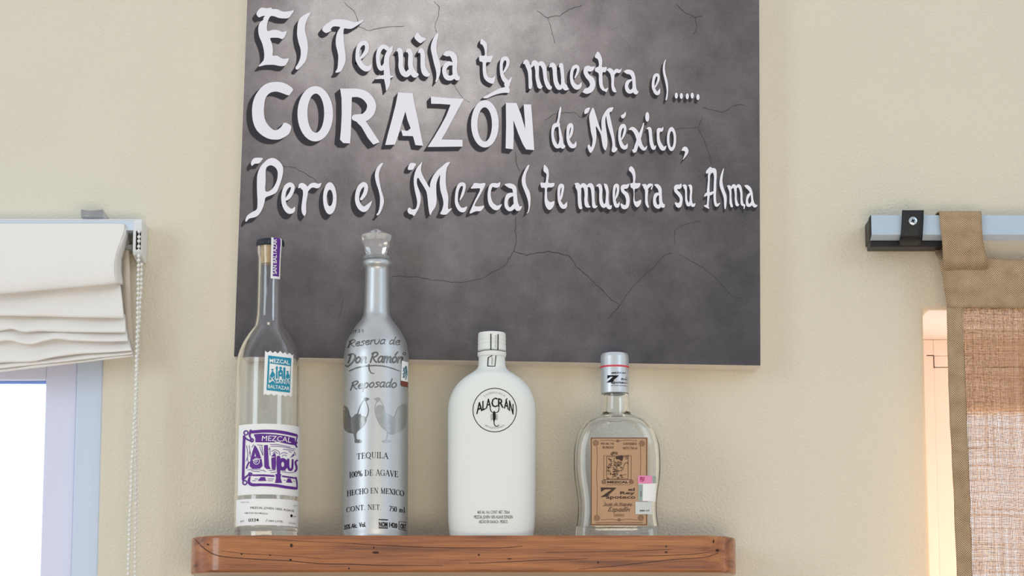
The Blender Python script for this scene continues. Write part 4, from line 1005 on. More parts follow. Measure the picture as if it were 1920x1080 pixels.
# ---------------------------------------------------------------- satin silver bottle with crystal stopper
def silver():
    rows = smooth_rows([(1003,61.5),(990,62),(900,61.5),(780,61),(690,60.8),(668,60.6),(656,58.8),(642,56),(625,47.5),(611.5,38.5),(602,31),(593,25.8),(580,24),(560,23.5),(507,22.3),(504,22.4),(501.5,25),(499,27.2),(495,27.8),(491.5,27.4),(489,25.6),(488,23)], 3)
    sh = Shape(704, rows, base=zS); zt = max(sh.zs())
    root = thing('liquor_bottle', 'tall satin silver bottle with two etched hens and a faceted crystal stopper', 'bottle', (sh.x, BY, zS), 'liquor bottles on the shelf')
    m = MB(); surface(m, sh, sh.dense(zS, zt, .0022), 0, 72, close1=True, push=.003); smooth_by_angle(m.build('silver_body', M['metal_silver'], root), 50)
    c = (at(705.3, 488, BY).x, BY); p = px(at(705, 470, BY)); Z = lambda v: at(705, v, BY).z
    b = MB(); b.lathe(c, [(20 * p, zt + .0002), (24 * p, Z(486.5)), (24.6 * p, Z(484)), (23.5 * p, Z(481)), (18.6 * p, Z(479.6))], 40); foot = smooth_by_angle(b.build('stopper_foot', M['crystal'], root), 45)
    b = MB(); b.lathe(c, [(18 * p, Z(479.5)), (18.8 * p, Z(478)), (28.6 * p, Z(445)), (28.6 * p, Z(441.5)), (.8 * p, Z(428.5))], 12); b.build('crystal_stopper', M['crystal'], root)
    # etched script
    d = Draw(625, 610, 4.5)
    d.glyphs(SCRIPT, 'Reserva de', 118, 562, (190, 158, 165), 36, .25, 1.6)
    d.glyphs(SCRIPT, 'Don Ram\u00f3n', 112, 588, (322, 312, 318), 50, .22, 1.8)
    d.stroke([(135,385,9),(200,357,10),(290,342,11),(380,340,10),(470,354,9),(560,385,7)]); d.stroke([(300,330,12),(302,370,11),(318,400,9),(345,405,6)]); d.circle(600, 238, 11, 4)
    d.glyphs(SCRIPT, 'Reposado', 138, 535, (548, 522, 528), 42, .25, 1.5)
    d.text('ITF 2 0', 150, 255, (75, 60, 58), 26)
    ink(d, sh, 'etched_script', M['etched'], root, .0003, 5)
    def hen(name, mm, body, head, lines, feet, ell):
        d = Draw(625, 610, 4.5); d.poly(body); d.poly(head)
        for s_ in lines: d.stroke(s_)
        for f in feet: d.poly(f)
        for e in ell: d.ell(*e)
        ink(d, sh, name, mm, root, .0003, 5)
    hen('etched_hen', M['etched'], [(84,682),(105,682),(125,712),(138,762),(150,778),(168,768),(182,752),(196,748),(204,738),(212,752),(226,745),(232,760),(250,764),(268,772),(280,772),(276,812),(252,850),(222,878),(200,898),(192,912),(150,912),(118,900),(96,880),(85,845),(82,770)],
        [(255,615),(280,608),(305,622),(290,630),(277,642),(260,632)], [[(258,628,5),(235,660,6),(215,710,7),(206,742,7)],[(275,640,5),(292,690,6),(295,730,6),(282,772,7)]],
        [[(168,905),(190,905),(192,945),(200,962),(218,964),(240,974),(230,988),(205,992),(180,988),(178,955),(172,930)]], [])
    hen('etched_hen', M['etched_reflection'], [(362,690),(385,672),(405,672),(425,690),(436,728),(470,745),(515,772),(535,715),(560,682),(590,664),(616,668),(624,700),(624,770),(600,868),(540,905),(490,922),(460,898),(410,862),(370,800),(358,745)],
        [(340,620),(375,606),(400,620),(386,642),(370,648),(358,632)], [[(366,645,7),(354,680,7),(352,730,6),(362,770,6)],[(395,635,5),(415,660,5),(430,700,5)],[(460,895,8),(456,940,6),(446,968,8)]], [], [(450,978,40,10)])
    d = Draw(625, 820, 5.4)
    d.glyphs(SERIF, 'TEQUILA', 235, 560, (224, 208, 218), 57, 0, 1.05); d.glyphs(SERIF, '100% DE AGAVE', 158, 660, (412, 386, 404), 58, 0, 1.0)
    d.glyphs(SERIF, 'HECHO EN MEXICO', 135, 722, (598, 566, 598), 54, 0, 1.05); d.glyphs(SERIF, 'CONT. NET.', 128, 490, (762, 734, 734), 50, 0, 1.05); d.glyphs(SERIF, '750 ml', 565, 730, (744, 755, 764), 52, 0, 1.05)
    d.text('35% Alc.', 106, 240, (936, 922, 912), 47, 0, .02); d.text('Vol.', 258, 328, (910, 907, 905), 50, 0, .02)
    d.text('NOM', 462, 550, (904, 905, 908), 50, 0, .04); d.stroke([(463,833,11),(550,836,11)], sm=False); d.stroke([(463,915,11),(550,919,11)], sm=False)
    d.text('1420', 568, 650, (908, 913, 920), 50, 0, .03); d.text('CRT', 680, 738, (921, 925, 930), 48, 0, .03)
    d.stroke([(740,862,6),(668,852,6),(666,930,6),(740,944,6)], sm=False)
    ink(d, sh, 'black_print', M['black_ink'], root, .0003, 5)
    # small tax seal on the right edge
    d = Draw(625, 610, 4.5); d.poly([(578,298),(632,312),(630,478),(570,466)], sm=False); s_ = ink(d, sh, 'seal', M['white_paper'], root, .0004, 5)
    d = Draw(625, 610, 4.5); d.poly([(572,466),(630,478),(629,528),(615,512),(606,524),(594,508),(584,518),(572,502)], sm=False); ink(d, sh, 'seal_stripe', M['brown_ink'], s_, .0006, 5)
    d = Draw(625, 610, 4.5)
    for P in ([(590,440),(600,390),(592,360)], [(600,440),(612,400),(608,350)], [(612,455),(622,410),(618,350)], [(588,410),(622,390)], [(590,385),(615,345)]): d.stroke([(*q, 7) for q in P])
    ink(d, sh, 'seal_print', mat('seal_teal_ink', rgb(60, 110, 122), .6), s_, .0007, 5)
silver()

# ---------------------------------------------------------------- matt white flask
def white_flask():
    rows = smooth_rows([(1003,78),(996,79.5),(985,80.5),(968,81.6),(900,82.2),(800,82.4),(770,82),(752,80),(736,74),(724,67),(712,55.5),(701.6,40.5),(695,31),(690,27),(684,25.3),(676,24.8),(670,24.8)], 3)
    sh = Shape(922, rows, base=zS, depth_of=lambda r: min(r[1], .026 + .0055 * min(1, r[1] / .05)), sq=lambda r: 2 + .55 * max(0, min(1, (r[1] - .018) / .03)))
    zt = max(sh.zs())
    root = thing('liquor_bottle', 'matt white flask bottle with white screw cap and round black scorpion emblem', 'bottle', (sh.x, BY, zS), 'liquor bottles on the shelf')
    m = MB(); surface(m, sh, sh.dense(zS, zt, .002), 0, 80, close1=True, push=.003); smooth_by_angle(m.build('white_body', M['white_bottle'], root), 50)
    c = (sh.x, BY); p = px(at(922, 650, BY)); Z = lambda v: at(922, v, BY).z
    b = MB(); b.lathe(c, [(25 * p, zt + .0002), (26.6 * p, Z(668)), (26.9 * p, Z(664)), (26.6 * p, Z(659.5)), (25.4 * p, Z(658.3))], 48); smooth_by_angle(b.build('cap_ring', M['white_bottle'], root), 40)
    b = MB(); prof = [(25.2 * p, Z(658)), (26.4 * p, Z(657)), (26.4 * p, Z(648)), (25.4 * p, Z(646.5)), (26.3 * p, Z(645)), (26.3 * p, Z(641.5)), (25.3 * p, Z(640)), (26.2 * p, Z(638.5)), (26.2 * p, Z(633.5)), (25.5 * p, Z(631.5)), (25.9 * p, Z(630)), (25.7 * p, Z(626.5)), (24.5 * p, Z(624.6))]
    b.lathe(c, prof, 48); cap = smooth_by_angle(b.build('cap', M['white_bottle'], root), 40)
    capsh = Shape(922, [(624, 26.6), (658, 26.6), (658.5, 27.1), (668, 27.1), (670, 25.3), (700, 25.3)])
    d = Draw(820, 610, 4.91); d.stroke([(493,80,9),(493,222,9)], sm=False); d.stroke([(560,84,9),(558,222,9)], sm=False); ink(d, capsh, 'seal_edge', M['black_ink'], cap, .0004, 5)
    d = Draw(820, 610, 4.91); T, wd = font_tris('AGAVE', 0); d.t = [tuple(d._p(540 - q[1] * -16 - 10, 205 - q[0] / wd * 115) for q in t) for t in T]; ink(d, capsh, 'seal_print', M['grey_ink'], cap, .0004, 5)
    d = Draw(820, 610, 4.91); d.poly([(372,240),(430,225),(500,221),(570,225),(630,238),(630,243),(570,231),(500,227),(430,231),(372,246)], sm=False); ink(d, capsh, 'seam_line', M['dark'], cap, .0003, 5)
    nsh = Shape(922, [(668, 25.2), (690, 26.8), (695, 30)])
    d = Draw(820, 610, 4.91); d.stroke([(468,298,9),(463,374,11),(530,376,8),(540,280,8)], sm=False); d.stroke([(468,298,7),(505,276,7)], sm=False)
    T, wd = font_tris('ALACR\u00c1N', 0); d.t += [tuple(d._p(498 + q[1] * 14, 362 - q[0] / wd * 70) for q in t) for t in T]
    ink(d, sh, 'neck_seal_print', M['black_ink'], root, .0006, 5)
    d = Draw(820, 610, 4.91)
    d.circle(528, 780, 201, 7)
    for ch, bl, br, h in (('A', (357,820), (412,787), 102), ('L', (414,786), (442,772), 94), ('A', (446,768), (490,756), 92), ('C', (497,756), (551,752), 92), ('R', (558,752), (606,760), 86), ('A', (612,764), (655,780), 88), ('N', (660,786), (698,824), 104)):
        d.affine_text(ch, bl, br, h)
        d.affine_text(ch, (bl[0] + 5, bl[1] - 1), (br[0] + 4, br[1] - 1), h)
    d.stroke([(630,690,9),(642,674,9)])
    d.stroke([(524,795,14),(523,815,24),(525,845,26),(523,868,20),(522,885,10)])
    d.stroke([(522,882,9),(525,912,8),(538,928,8),(558,926,7),(567,914,4)])
    d.stroke([(518,806,6),(496,792,8),(488,770,9),(486,752,4)]); d.stroke([(530,804,6),(558,796,8),(567,772,9),(568,752,4)])
    for y, l in ((818,24),(834,27),(850,24),(862,20)): d.stroke([(516,y,4),(516-l*.6,y+2,4),(516-l,y+12,3)]); d.stroke([(531,y,4),(531+l*.6,y+2,4),(531+l,y+12,3)])
    em = ink(d, sh, 'emblem', M['black_ink'], root, .0003, 5)
    d = Draw(820, 610, 4.91); d.arc_text('EL AUT\u00c9NTICO MEZCAL', 528, 780, 152, -38, 38, 18); d.arc_text('100% AGAVE ESPAD\u00cdN', 528, 780, 172, 213, 147, 18, inside=True)
    ink(d, sh, 'emblem_small_print', M['grey_ink'], root, .0003, 5, em)
    d = Draw(820, 820, 5.4)
    d.text('46% Alc. Vol. CONT. NET. 750ml', 405, 732, 773, 34); d.text('MEZCAL JOVEN 100% AGAVE ESPAD\u00cdN', 372, 763, 822, 34); d.text('HECHO EN OAXACA - M\u00c9XICO', 423, 712, 870, 34)
    ink(d, sh, 'black_print', M['black_ink'], root, .0003, 6)
white_flask()

# ---------------------------------------------------------------- clear waisted flask with kraft label
def waisted_flask():
    rows = smooth_rows([(1003,78.5),(990,77.5),(975,75),(960,74),(943,74),(925,76),(905,79),(888,80.8),(871,81.3),(855,81),(840,79.8),(826,76.5),(815,72.5),(806.7,68.5),(797,61),(790,52),(784,41),(779.5,31),(775.5,26.5),(770,25.3),(758,24.4),(745,23.8),(740,23.8)], 3)
    def dep(r): return min(r[1], .0265)
    sh = Shape(1156.5, rows, base=zS, depth_of=dep, sq=lambda r: 2 + 2.2 * max(0, min(1, (r[1] - .018) / .026)))
    zt = max(sh.zs())
    root = thing('liquor_bottle', 'clear waisted glass flask with brown kraft paper label and silver red-ringed cap', 'bottle', (sh.x, BY, zS), 'liquor bottles on the shelf')
    hollow(sh, zS, zt, .0042, .013, 'glass_body', M['glass2'], root, n=96, step=.0022, push=.003)
    cx = 1152.6; c = (at(cx, 700, BY).x, BY); p = px(at(1153, 700, BY)); Z = lambda v: at(cx, v, BY).z
    b = MB(); b.lathe(c, [(24.6 * p, Z(739)), (26.6 * p, Z(738)), (26.8 * p, Z(690)), (26.4 * p, Z(688.5)), (26.4 * p, Z(671)), (25.6 * p, Z(666.5)), (23.6 * p, Z(663.5)), (18 * p, Z(662))], 48)
    cap = smooth_by_angle(b.build('cap', M['silver_cap'], root), 40)
    b = MB(); b.lathe(c, [(26.5 * p, Z(691)), (27.3 * p, Z(690.5)), (27.3 * p, Z(688)), (26.5 * p, Z(687.5))], 48, cap0=False, cap1=False); b.build('red_ring', M['red'], cap)
    b = MB(); b.lathe(c, [(16 * p, Z(741)), (19 * p, Z(740)), (19 * p, Z(738.8))], 32); b.build('cap_liner', M['grey_plastic'], cap)
    csh = Shape(cx, [(660, 26.9), (742, 26.9)])
    d = Draw(1060, 640, 5.4)
    d.text('MEZCAL', 468, 622, (327, 325, 329), 15, 0, .03)
    d.poly([(426,343),(545,344),(482,398),(500,398),(472,412),(415,418),(486,357),(456,357),(424,378)], sm=False)
    d.text('el', 612, 640, 371, 24, 0, .02); d.text('Rey', 568, 641, (393, 392, 392), 22, 0, .025); d.text('apoteco', 462, 646, (426, 426, 434), 26, 0, .02)
    d.text('100% DE AGAVE OAXACA MEXICO', 458, 634, (450, 450, 458), 8, 0, .02)
    ink(d, csh, 'cap_print', M['black_ink'], cap, .0004, 5)
    # kraft label
    d = Draw(1060, 800, 4.91); d.poly([(228,100),(762,100),(758,912),(236,915)], sm=False); lab = ink(d, sh, 'front_label', M['kraft'], root, .0003, 6)
    d = Draw(1060, 800, 4.91)
    def rect(x0, y0, x1, y1, w): d.stroke([(x0,y0,w),(x1,y0,w)], sm=False); d.stroke([(x0,y1,w),(x1,y1,w)], sm=False); d.stroke([(x0,y0,w),(x0,y1,w)], sm=False); d.stroke([(x1,y0,w),(x1,y1,w)], sm=False)
    rect(238, 105, 748, 902, 6); rect(354, 265, 606, 488, 3); rect(380, 275, 578, 480, 4)
    d.text('45% Alc. Vol', 325, 446, 165, 20, 0, .01); d.text('90 PROOF', 342, 446, 202, 22, 0, .01); d.text('CONTENIDO', 530, 658, 168, 22, 0, .01); d.text('NETO 750 ml', 530, 660, 208, 22, 0, .01)
    d.stroke([(290,180,3),(294,300,3),(288,450,3),(294,600,3),(290,810,3)]); d.stroke([(690,180,3),(694,300,3),(690,445,3)])
    d.stroke([(320,130,3),(400,124,3),(483,132,3),(560,124,3),(660,130,3)]); d.stroke([(330,858,3),(420,852,3),(495,860,3),(570,852,3),(665,858,3)])
    for x, y in ((280,150),(705,155),(290,840),(695,840)):
        for r_ in (8, 17, 25): d.circle(x, y, r_, 3)
    for x, y in ((483,132),(495,857)): d.circle(x, y, 10, 4)
    # generic carved-figure panel
    rnd = random.Random(11)
    for x, y, r_ in ((465,348,15),(503,338,15),(467,408,12),(430,250,10),(470,245,9),(446,240,8)): d.circle(x, y, r_, 5); d.ell(x, y, r_ * .35, r_ * .35)
    for _ in range(75):
        x, y = rnd.uniform(386, 520), rnd.uniform(295, 474)
        a = rnd.uniform(0, 6.3); l = rnd.uniform(6, 16); d.stroke([(x,y,4),(x+l*math.cos(a),y+l*math.sin(a),5),(x+l*1.4*math.cos(a+.7),y+l*1.4*math.sin(a+.7),3)])
    d.poly([(468,275),(530,268),(528,300),(515,315),(490,300),(470,300)]); d.stroke([(528,400,4),(545,345,5),(570,330,5),(578,350,4)]); d.stroke([(530,445,4),(560,440,4)])
    for r_ in (20, 32, 44): d.stroke([(540+r_*math.cos(t),262+r_*math.sin(t),4) for t in (.0,.4,.8,1.2)])
    for x in (355, 608):
        for r_ in (8, 18): d.circle(x, 508, r_, 4)
    d.text('MEZCAL', 385, 580, 520, 20, 0, .04); d.text('100% DE AGAVE ESPADIN DE OAXACA', 372, 598, 539, 8)
    d.poly([(326,560),(472,562),(394,630),(412,630),(376,644),(322,650),(428,577),(366,577),(328,600)], sm=False)
    d.text('el', 578, 638, 590, 27, 0, .025); d.text('Rey', 504, 640, 622, 27, 0, .025); d.text('apoteco', 374, 645, 662, 31, 0, .02)
    d.glyphs(SCRIPT, 'Joven de Maguey', 348, 610, 724, 16, .3, 1.1); d.stroke([(350,730,2),(630,726,2)])
    d.glyphs(SCRIPT, 'Espad\u00edn', 388, 592, 780, 24, .35, 1.3)
    d.stroke([(442,806,2),(545,806,2)]); d.stroke([(442,824,2),(545,824,2)]); d.text('OAXACA', 446, 541, 821, 11)
    d.text('EL ABUSO EN EL CONSUMO DE ESTE PRODUCTO ES NOCIVO PARA LA SALUD', 278, 714, 890, 13)
    ink(d, sh, 'label_print', M['kraft_ink'], lab, .0006, 8)
    # excise stickers at the right edge
    d = Draw(1060, 800, 4.91); d.poly([(672,524),(836,524),(830,688),(672,684)], sm=False); st = ink(d, sh, 'excise_sticker', M['white_paper'], root, .0009, 5)
    d = Draw(1060, 800, 4.91); d.poly([(668,448),(802,452),(800,524),(668,522)], sm=False); ink(d, sh, 'pink_panel', M['pink_paper'], st, .0011, 5)
    d = Draw(1060, 800, 4.91); d.poly([(672,530),(714,532),(710,684),(674,682)], sm=False); d.poly([(804,452),(836,456),(836,520),(804,518)], sm=False); ink(d, sh, 'green_panel', M['green_grey'], st, .0011, 5)
    d = Draw(1060, 800, 4.91); d.text('SH', 685, 728, 482, 20, 0, .05); d.text('CP', 685, 728, 504, 20, 0, .05); ink(d, sh, 'sticker_print', mat('magenta_ink', rgb(170, 40, 95), .6), st, .0013, 5)
    d = Draw(1060, 800, 4.91); T, wd = font_tris('SERIE', 0); d.t = [tuple(d._p(704 - 8 + q[1] * -12 + 6, 645 - q[0] / wd * 55) for q in t) for t in T]; ink(d, sh, 'sticker_side_print', M['black_ink'], st, .0013, 5)
    d = Draw(1060, 800, 4.91); d.poly([(645,690),(715,692),(800,692),(800,806),(645,806)], sm=False); st = ink(d, sh, 'lot_sticker', M['grey_paper'], root, .0011, 5)
    d = Draw(1060, 800, 4.91); d.text('3454 117', 685, 775, 780, 15, 0, .03); ink(d, sh, 'sticker_print', M['black_ink'], st, .0014, 5)
    # pressed leaf marks below the neck
    d = Draw(1060, 640, 5.4)
    for P in ([(490,850),(470,870),(455,892)], [(520,820),(500,850),(480,880)], [(545,795),(530,815),(520,840)], [(590,810),(570,840)], [(440,840),(460,862)], [(425,880),(415,915)]): d.stroke([(P[0][0], P[0][1], 3)] + [(*q, 8) for q in P[1:-1]] + [(P[-1][0], P[-1][1], 3)])
    m = MB(); d.refine(5); d.into(m, lambda u, v: sh.front(u, v, .0002)); m.build('embossed_leaf', M['glass2'], root, normals=False)
waisted_flask()

# ================================================================== ROMAN BLIND
def interp(P, u):
    if u <= P[0][0]: return P[0][1]
    for (a, b), (c, d) in zip(P, P[1:]):
        if u <= c:
            f = (u - a) / (c - a); f = f * f * (3 - 2 * f); return b + (d - b) * f
    return P[-1][1]
def blind():
    yr = -.052
    pc = at(100, 440, -.03)
    root = thing('roman_blind', 'white linen roman blind, raised in folds over the left window, with a bead chain', 'blind', (pc.x, 0, pc.z))
    xL = -1.78
    # head rail
    a, b_ = at(252, 410.5, yr), at(252, 432, yr)
    m = MB(); m.box((xL, yr, b_.z), (b_.x, -.002, a.z)); rail = m.build('head_rail', M['rail'], root, bevel=.001)
    m = MB(); z = at(200, 411.5, yr).z; m.box((xL, yr - .0006, z - .0012), (b_.x, yr - .0001, z)); m.build('rail_lip', M['white_plastic'], rail)
    m = MB(); p, q = at(229, 458, -.035), at(248, 467.5, -.035); m.box((p.x - .3, -.035, q.z), (q.x, -.008, p.z)); m.build('lift_tube', M['grey_plastic'], rail, bevel=.001)
    # end bracket with chain slot
    yb = -.052
    p, q = at(249.5, 409.5, yb), at(264.8, 477, yb)
    m = MB(); m.add([], []); 
    pr = [(yb + .003, p.z), (yb, p.z - .003), (yb, q.z + .004), (yb + .004, q.z), (-.02, q.z - .004), (-.001, q.z - .002), (-.001, p.z)]
    k = len(pr); m.add([(p.x + .0003, y, z) for y, z in pr] + [(q.x, y, z) for y, z in pr], [tuple(range(k)), tuple(range(2 * k - 1, k - 1, -1))] + [(i, (i + 1) % k, k + (i + 1) % k, k + i) for i in range(k)])
    br = m.build('end_bracket', M['white_plastic'], root, bevel=.0012)
    p, q = at(255.3, 433, yb), at(264.2, 478, yb)
    m = MB(); m.box((p.x, yb - .0003, at(260, 468, yb).z), (q.x - .0004, yb + .0002, p.z)); m.build('chain_slot', M['dark'], br)
    # clip
    p, q = at(157.5, 399.5, -.03), at(198.5, 415, -.03)
    m = MB(); n = 10; top = [(p.x + (q.x - p.x) * i / n, p.z - .0014 * math.sin(math.pi * i / n)) for i in range(n + 1)]
    vs = []
    for y in (-.0535, -.004): vs += [(x, y, z) for x, z in top] + [(x, y, q.z + .0) for x, z in top]
    N = n + 1; fs = []
    for i in range(n): fs += [(i, i + 1, N + i + 1, N + i), (2 * N + i, 3 * N + i, 3 * N + i + 1, 2 * N + i + 1), (i, 2 * N + i, 2 * N + i + 1, i + 1), (N + i, N + i + 1, 3 * N + i + 1, 3 * N + i)]
    fs += [(0, N, 3 * N, 2 * N), (n, 2 * N + n, 3 * N + n, N + n)]
    m.add(vs, fs); m.build('mounting_clip', M['smoke_plastic'], root, bevel=.001)
    # folded cloth
    rows = [(418,418,237,-.0535),(428,427,236,-.0565),(442,441,233,-.060),(465,462,224,-.064),(490,484,216,-.068),(520,508,215,-.070),(545,527,218,-.070),(552,532.5,219.5,-.067),(551,531.5,220,-.062),
            (542,522,223,-.050),(548,528,226,-.045),(562,545,229,-.049),(577,572,232,-.056),(589,594,234,-.059),(592.5,597.5,234.6,-.057),(590,595,235,-.052),
            (583,586,236,-.043),(592,596,237,-.044),(604,608,237.5,-.050),(618,621.5,238,-.056),(621.5,624.5,238,-.054),(619,622,238.2,-.049),
            (612,614,239,-.042),(618,620,240,-.043),(630,630,241,-.050),(641,638,242.3,-.057),(644,640.5,242.5,-.055),(641.5,638.5,243,-.050),
            (636,632,244,-.041),(648,640,245,-.043),(664,648,247,-.050),(678,656,249,-.056),(681,657.5,249,-.054),(679,656,249.5,-.049),
            (675,652,250,-.042),(681,656,250.5,-.046),(689,662,251,-.053),(691.5,664,251,-.051),(689,661.5,251.5,-.046),(686,659,251.5,-.041),(691,663,252,-.045),(696,667,252.2,-.050),(698,668.5,252.3,-.046),(694,665,252.3,-.030),(680,655,252,-.024)]
    wav = {3: [(-200,0),(-20,0),(18,-5),(40,1),(57,4),(85,-3),(104,-6.5),(140,-2),(200,0)], 2: [(-200,0),(0,0),(20,-5),(45,2),(70,-1),(120,0)], 4: [(-200,0),(0,0),(60,3),(110,-2),(150,-3),(200,-1),(240,0)]}
    which = lambda j: 2 if 18 <= j <= 21 else 3 if 24 <= j <= 28 else 4 if 30 <= j <= 34 else 0
    G = []
    us = [-470, -420, -360, -300, -250, -200, -160, -120, -90, -60, -40, -20, 0, 10, 20, 30, 40, 50, 60, 70, 80, 90, 100, 110, 120, 135, 150, 165, 180, 195, 205]
    for j, (vl, vr, ur, y) in enumerate(rows):
        r_ = []
        for u in us + [None]:
            if u is None: u = ur
            elif u > 180: u = 180 + (u - 180) / 40 * (ur - 6 - 180)
            f = max(0, min(1.05, u / ur)); v = vl + (vr - vl) * f
            k = which(j)
            if k: v += interp(wav[k], u)
            y2 = y - .0012 * math.sin(u * .045 + j * .9) * (1 if 8 < j < 42 else .3)
            r_.append(at(u, v, y2))
        G.append(r_)
    m = MB(); m.grid(G); o = m.build('folded_cloth', M['linen'], root, smooth=True, normals=False)
    sd_ = o.modifiers.new('solid', 'SOLIDIFY'); sd_.thickness = .0012; sd_.offset = 0
    sb = o.modifiers.new('sub', 'SUBSURF'); sb.levels = sb.render_levels = 1
    # turned-back right edge of the top flap
    k = []
    for j in range(1, 9):
        vl, vr, ur, y = rows[j]; a = at(ur - .5, vr, y); e = at(min(241, ur + 13), vr + 2, -.034)
        k.append([a + (e - a) * (i / 4) for i in range(5)])
    m = MB(); m.grid(k); o = m.build('flap_return', M['linen'], root, smooth=True, normals=False); s_ = o.modifiers.new('solid', 'SOLIDIFY'); s_.thickness = .0008; s_.offset = 0
    # lining hanging behind the folds
    L_ = []
    for v, ur in ((424,241),(450,241.5),(467,242),(500,243.5),(540,244.5),(580,246),(620,248.5),(650,250.5),(664,251)):
        L_.append([at(u, v + (8 if u < 100 and v > 640 else 0), -.020 - .003 * math.sin(v * .05) * (1 if u > 200 else 0) - (.010 if u >= 236 else 0)) for u in [-470, -200, 0, 120, 200, 226, 236, ur]])
    m = MB(); m.grid(L_); o = m.build('lining', M['linen_back'], root, smooth=True, normals=False); s_ = o.modifiers.new('solid', 'SOLIDIFY'); s_.thickness = .001
    # bead chain: one long loop
    F = [(434,260.8),(474.5,260),(531,259),(588,258),(641,256.8),(695,255.6),(746,254.4),(819,250.6),(884.5,246.5),(1006.7,242.5),(1080,240.4),(1300,236),(1480,238),(1510,241)]
    B = [(496,265.4),(531,264.6),(588,261.6),(640,258.4),(695,256.8),(803,254.8),(925,254.6),(1080,253.5),(1300,250),(1480,246),(1510,241)]
    m = MB(); step = .0057; rad = .00212
    for P, ya, yb_ in ((F, -.0605, -.052), (B, -.042, -.046)):
        pts = [at(interp([(v, u) for v, u in P], v), v, ya + (yb_ - ya) * min(1, (v - 430) / 400)) for v in range(P[0][0] if isinstance(P[0][0], int) else int(P[0][0]), 1511, 2)]
        acc = 0; last = pts[0]; cen = [pts[0]]
        for q in pts[1:]:
            acc += (q - last).length; last = q
            if acc >= step: cen.append(q); acc -= step
        for c in cen: m.ball(c, rad, 10, 6)
        m.tube(pts[::6] + [pts[-1]], .0005, 5)
    smooth_by_angle(m.build('bead_chain', M['bead'], root), 80)
blind()

# ================================================================== CURTAIN ROD
ROD_Y = -.058
def rod():
    a, b_ = at(1632, 403, ROD_Y), at(1634, 440, ROD_Y)
    x0 = b_.x; x1 = 2.0
    root = thing('curtain_rod', 'blue-grey square aluminium curtain rod held by a black leather strap with screw', 'curtain rod', (x0, 0, b_.z))
    zt, zb = a.z, b_.z; zc = at(1700, 451, ROD_Y + .014).z; yk = -.0425
    pr = [(ROD_Y, zt - .001), (ROD_Y, zb), (ROD_Y + .0135, zc), (yk, zc), (yk, zt), (ROD_Y + .001, zt)]
    k = len(pr); m = MB()
    m.add([(x0, y, z) for y, z in pr] + [(x1, y, z) for y, z in pr], [tuple(range(k)), tuple(range(2 * k - 1, k - 1, -1))] + [(i, (i + 1) % k, k + (i + 1) % k, k + i) for i in range(k)])
    m.build('rail', M['rod'], root, bevel=.0006)
    m = MB(); s = .0012
    m.add([(x0 - .0008, y + (.001 if y < -.05 else -.0002), z + (.0006 if z < zb + .001 else -.001)) for y, z in pr] + [(x0 - .0003, y, z) for y, z in pr], [tuple(range(k)), tuple(range(2 * k - 1, k - 1, -1))] + [(i, (i + 1) % k, k + (i + 1) % k, k + i) for i in range(k)])
    m.build('end_cap', M['dark'], root)
    # black backing piece below the rail, on the wall
    p, q = at(1631, 452, -.041), at(1768, 463, -.041)
    m = MB(); m.box((x0, -.042, zc + .0003), (q.x, -.001, zt - .001)); m.box((x0 + .0005, -.0415, q.z), (q.x, -.012, zc + .0003)); m.build('backing_plate', M['leather'], root, bevel=.0008)
    # strap over the front, tucked under
    ps = []
    for v, ua, ub, y in ((394.5,1691.5,1732,-.0625),(398,1691.2,1731.8,-.0625),(412,1691,1731.5,-.0615),(440,1689,1730,-.0610),(444,1688,1729.5,-.0600),(450,1687,1729,-.0560),(456,1686,1728,-.048),(461,1685.5,1726,-.040),(463.5,1686,1724,-.030)):
        ps.append([at(ua + (ub - ua) * i / 4, v, y) for i in range(5)])
    m = MB(); m.grid(ps); st = m.build('leather_strap', M['leather'], root, smooth=True, normals=False); sl = st.modifiers.new('solid', 'SOLIDIFY'); sl.thickness = .0022; sl.offset = 0
    # screw
    c = at(1711.5, 414.5, -.0632); m = MB(); n = 28; r0 = 8.3 * px(c)
    rr = [(r0, 0), (r0, -.0012), (r0 * .9, -.002), (r0 * .62, -.0024), (r0 * .60, -.0020), (0.0001, -.0019)]
    m.add([(c.x + r_ * math.cos(2 * math.pi * i / n), c.y + y, c.z + r_ * math.sin(2 * math.pi * i / n)) for r_, y in rr for i in range(n)], [(j * n + i, j * n + (i + 1) % n, (j + 1) * n + (i + 1) % n, (j + 1) * n + i) for j in range(len(rr) - 1) for i in range(n)])
    sc = smooth_by_angle(m.build('screw', M['steel'], st), 25)
    m = MB(); w_ = r0 * .13; l = r0 * .42; y0, y1 = c.y - .0024, c.y - .0018
    for t in (.35, .35 + math.pi / 2):
        dx, dz = math.cos(t), math.sin(t); nx_, nz_ = -dz, dx
        P = [(c.x + s1 * l * dx + s2 * w_ * nx_, c.z + s1 * l * dz + s2 * w_ * nz_) for s1, s2 in ((-1, -1), (1, -1), (1, 1), (-1, 1))]
        m.add([(x, y0, z) for x, z in P] + [(x, y1, z) for x, z in P], [(0, 1, 2, 3), (0, 1, 5, 4), (1, 2, 6, 5), (2, 3, 7, 6), (3, 0, 4, 7)])
    m.build('screw_slot', M['dark'], st)
rod()

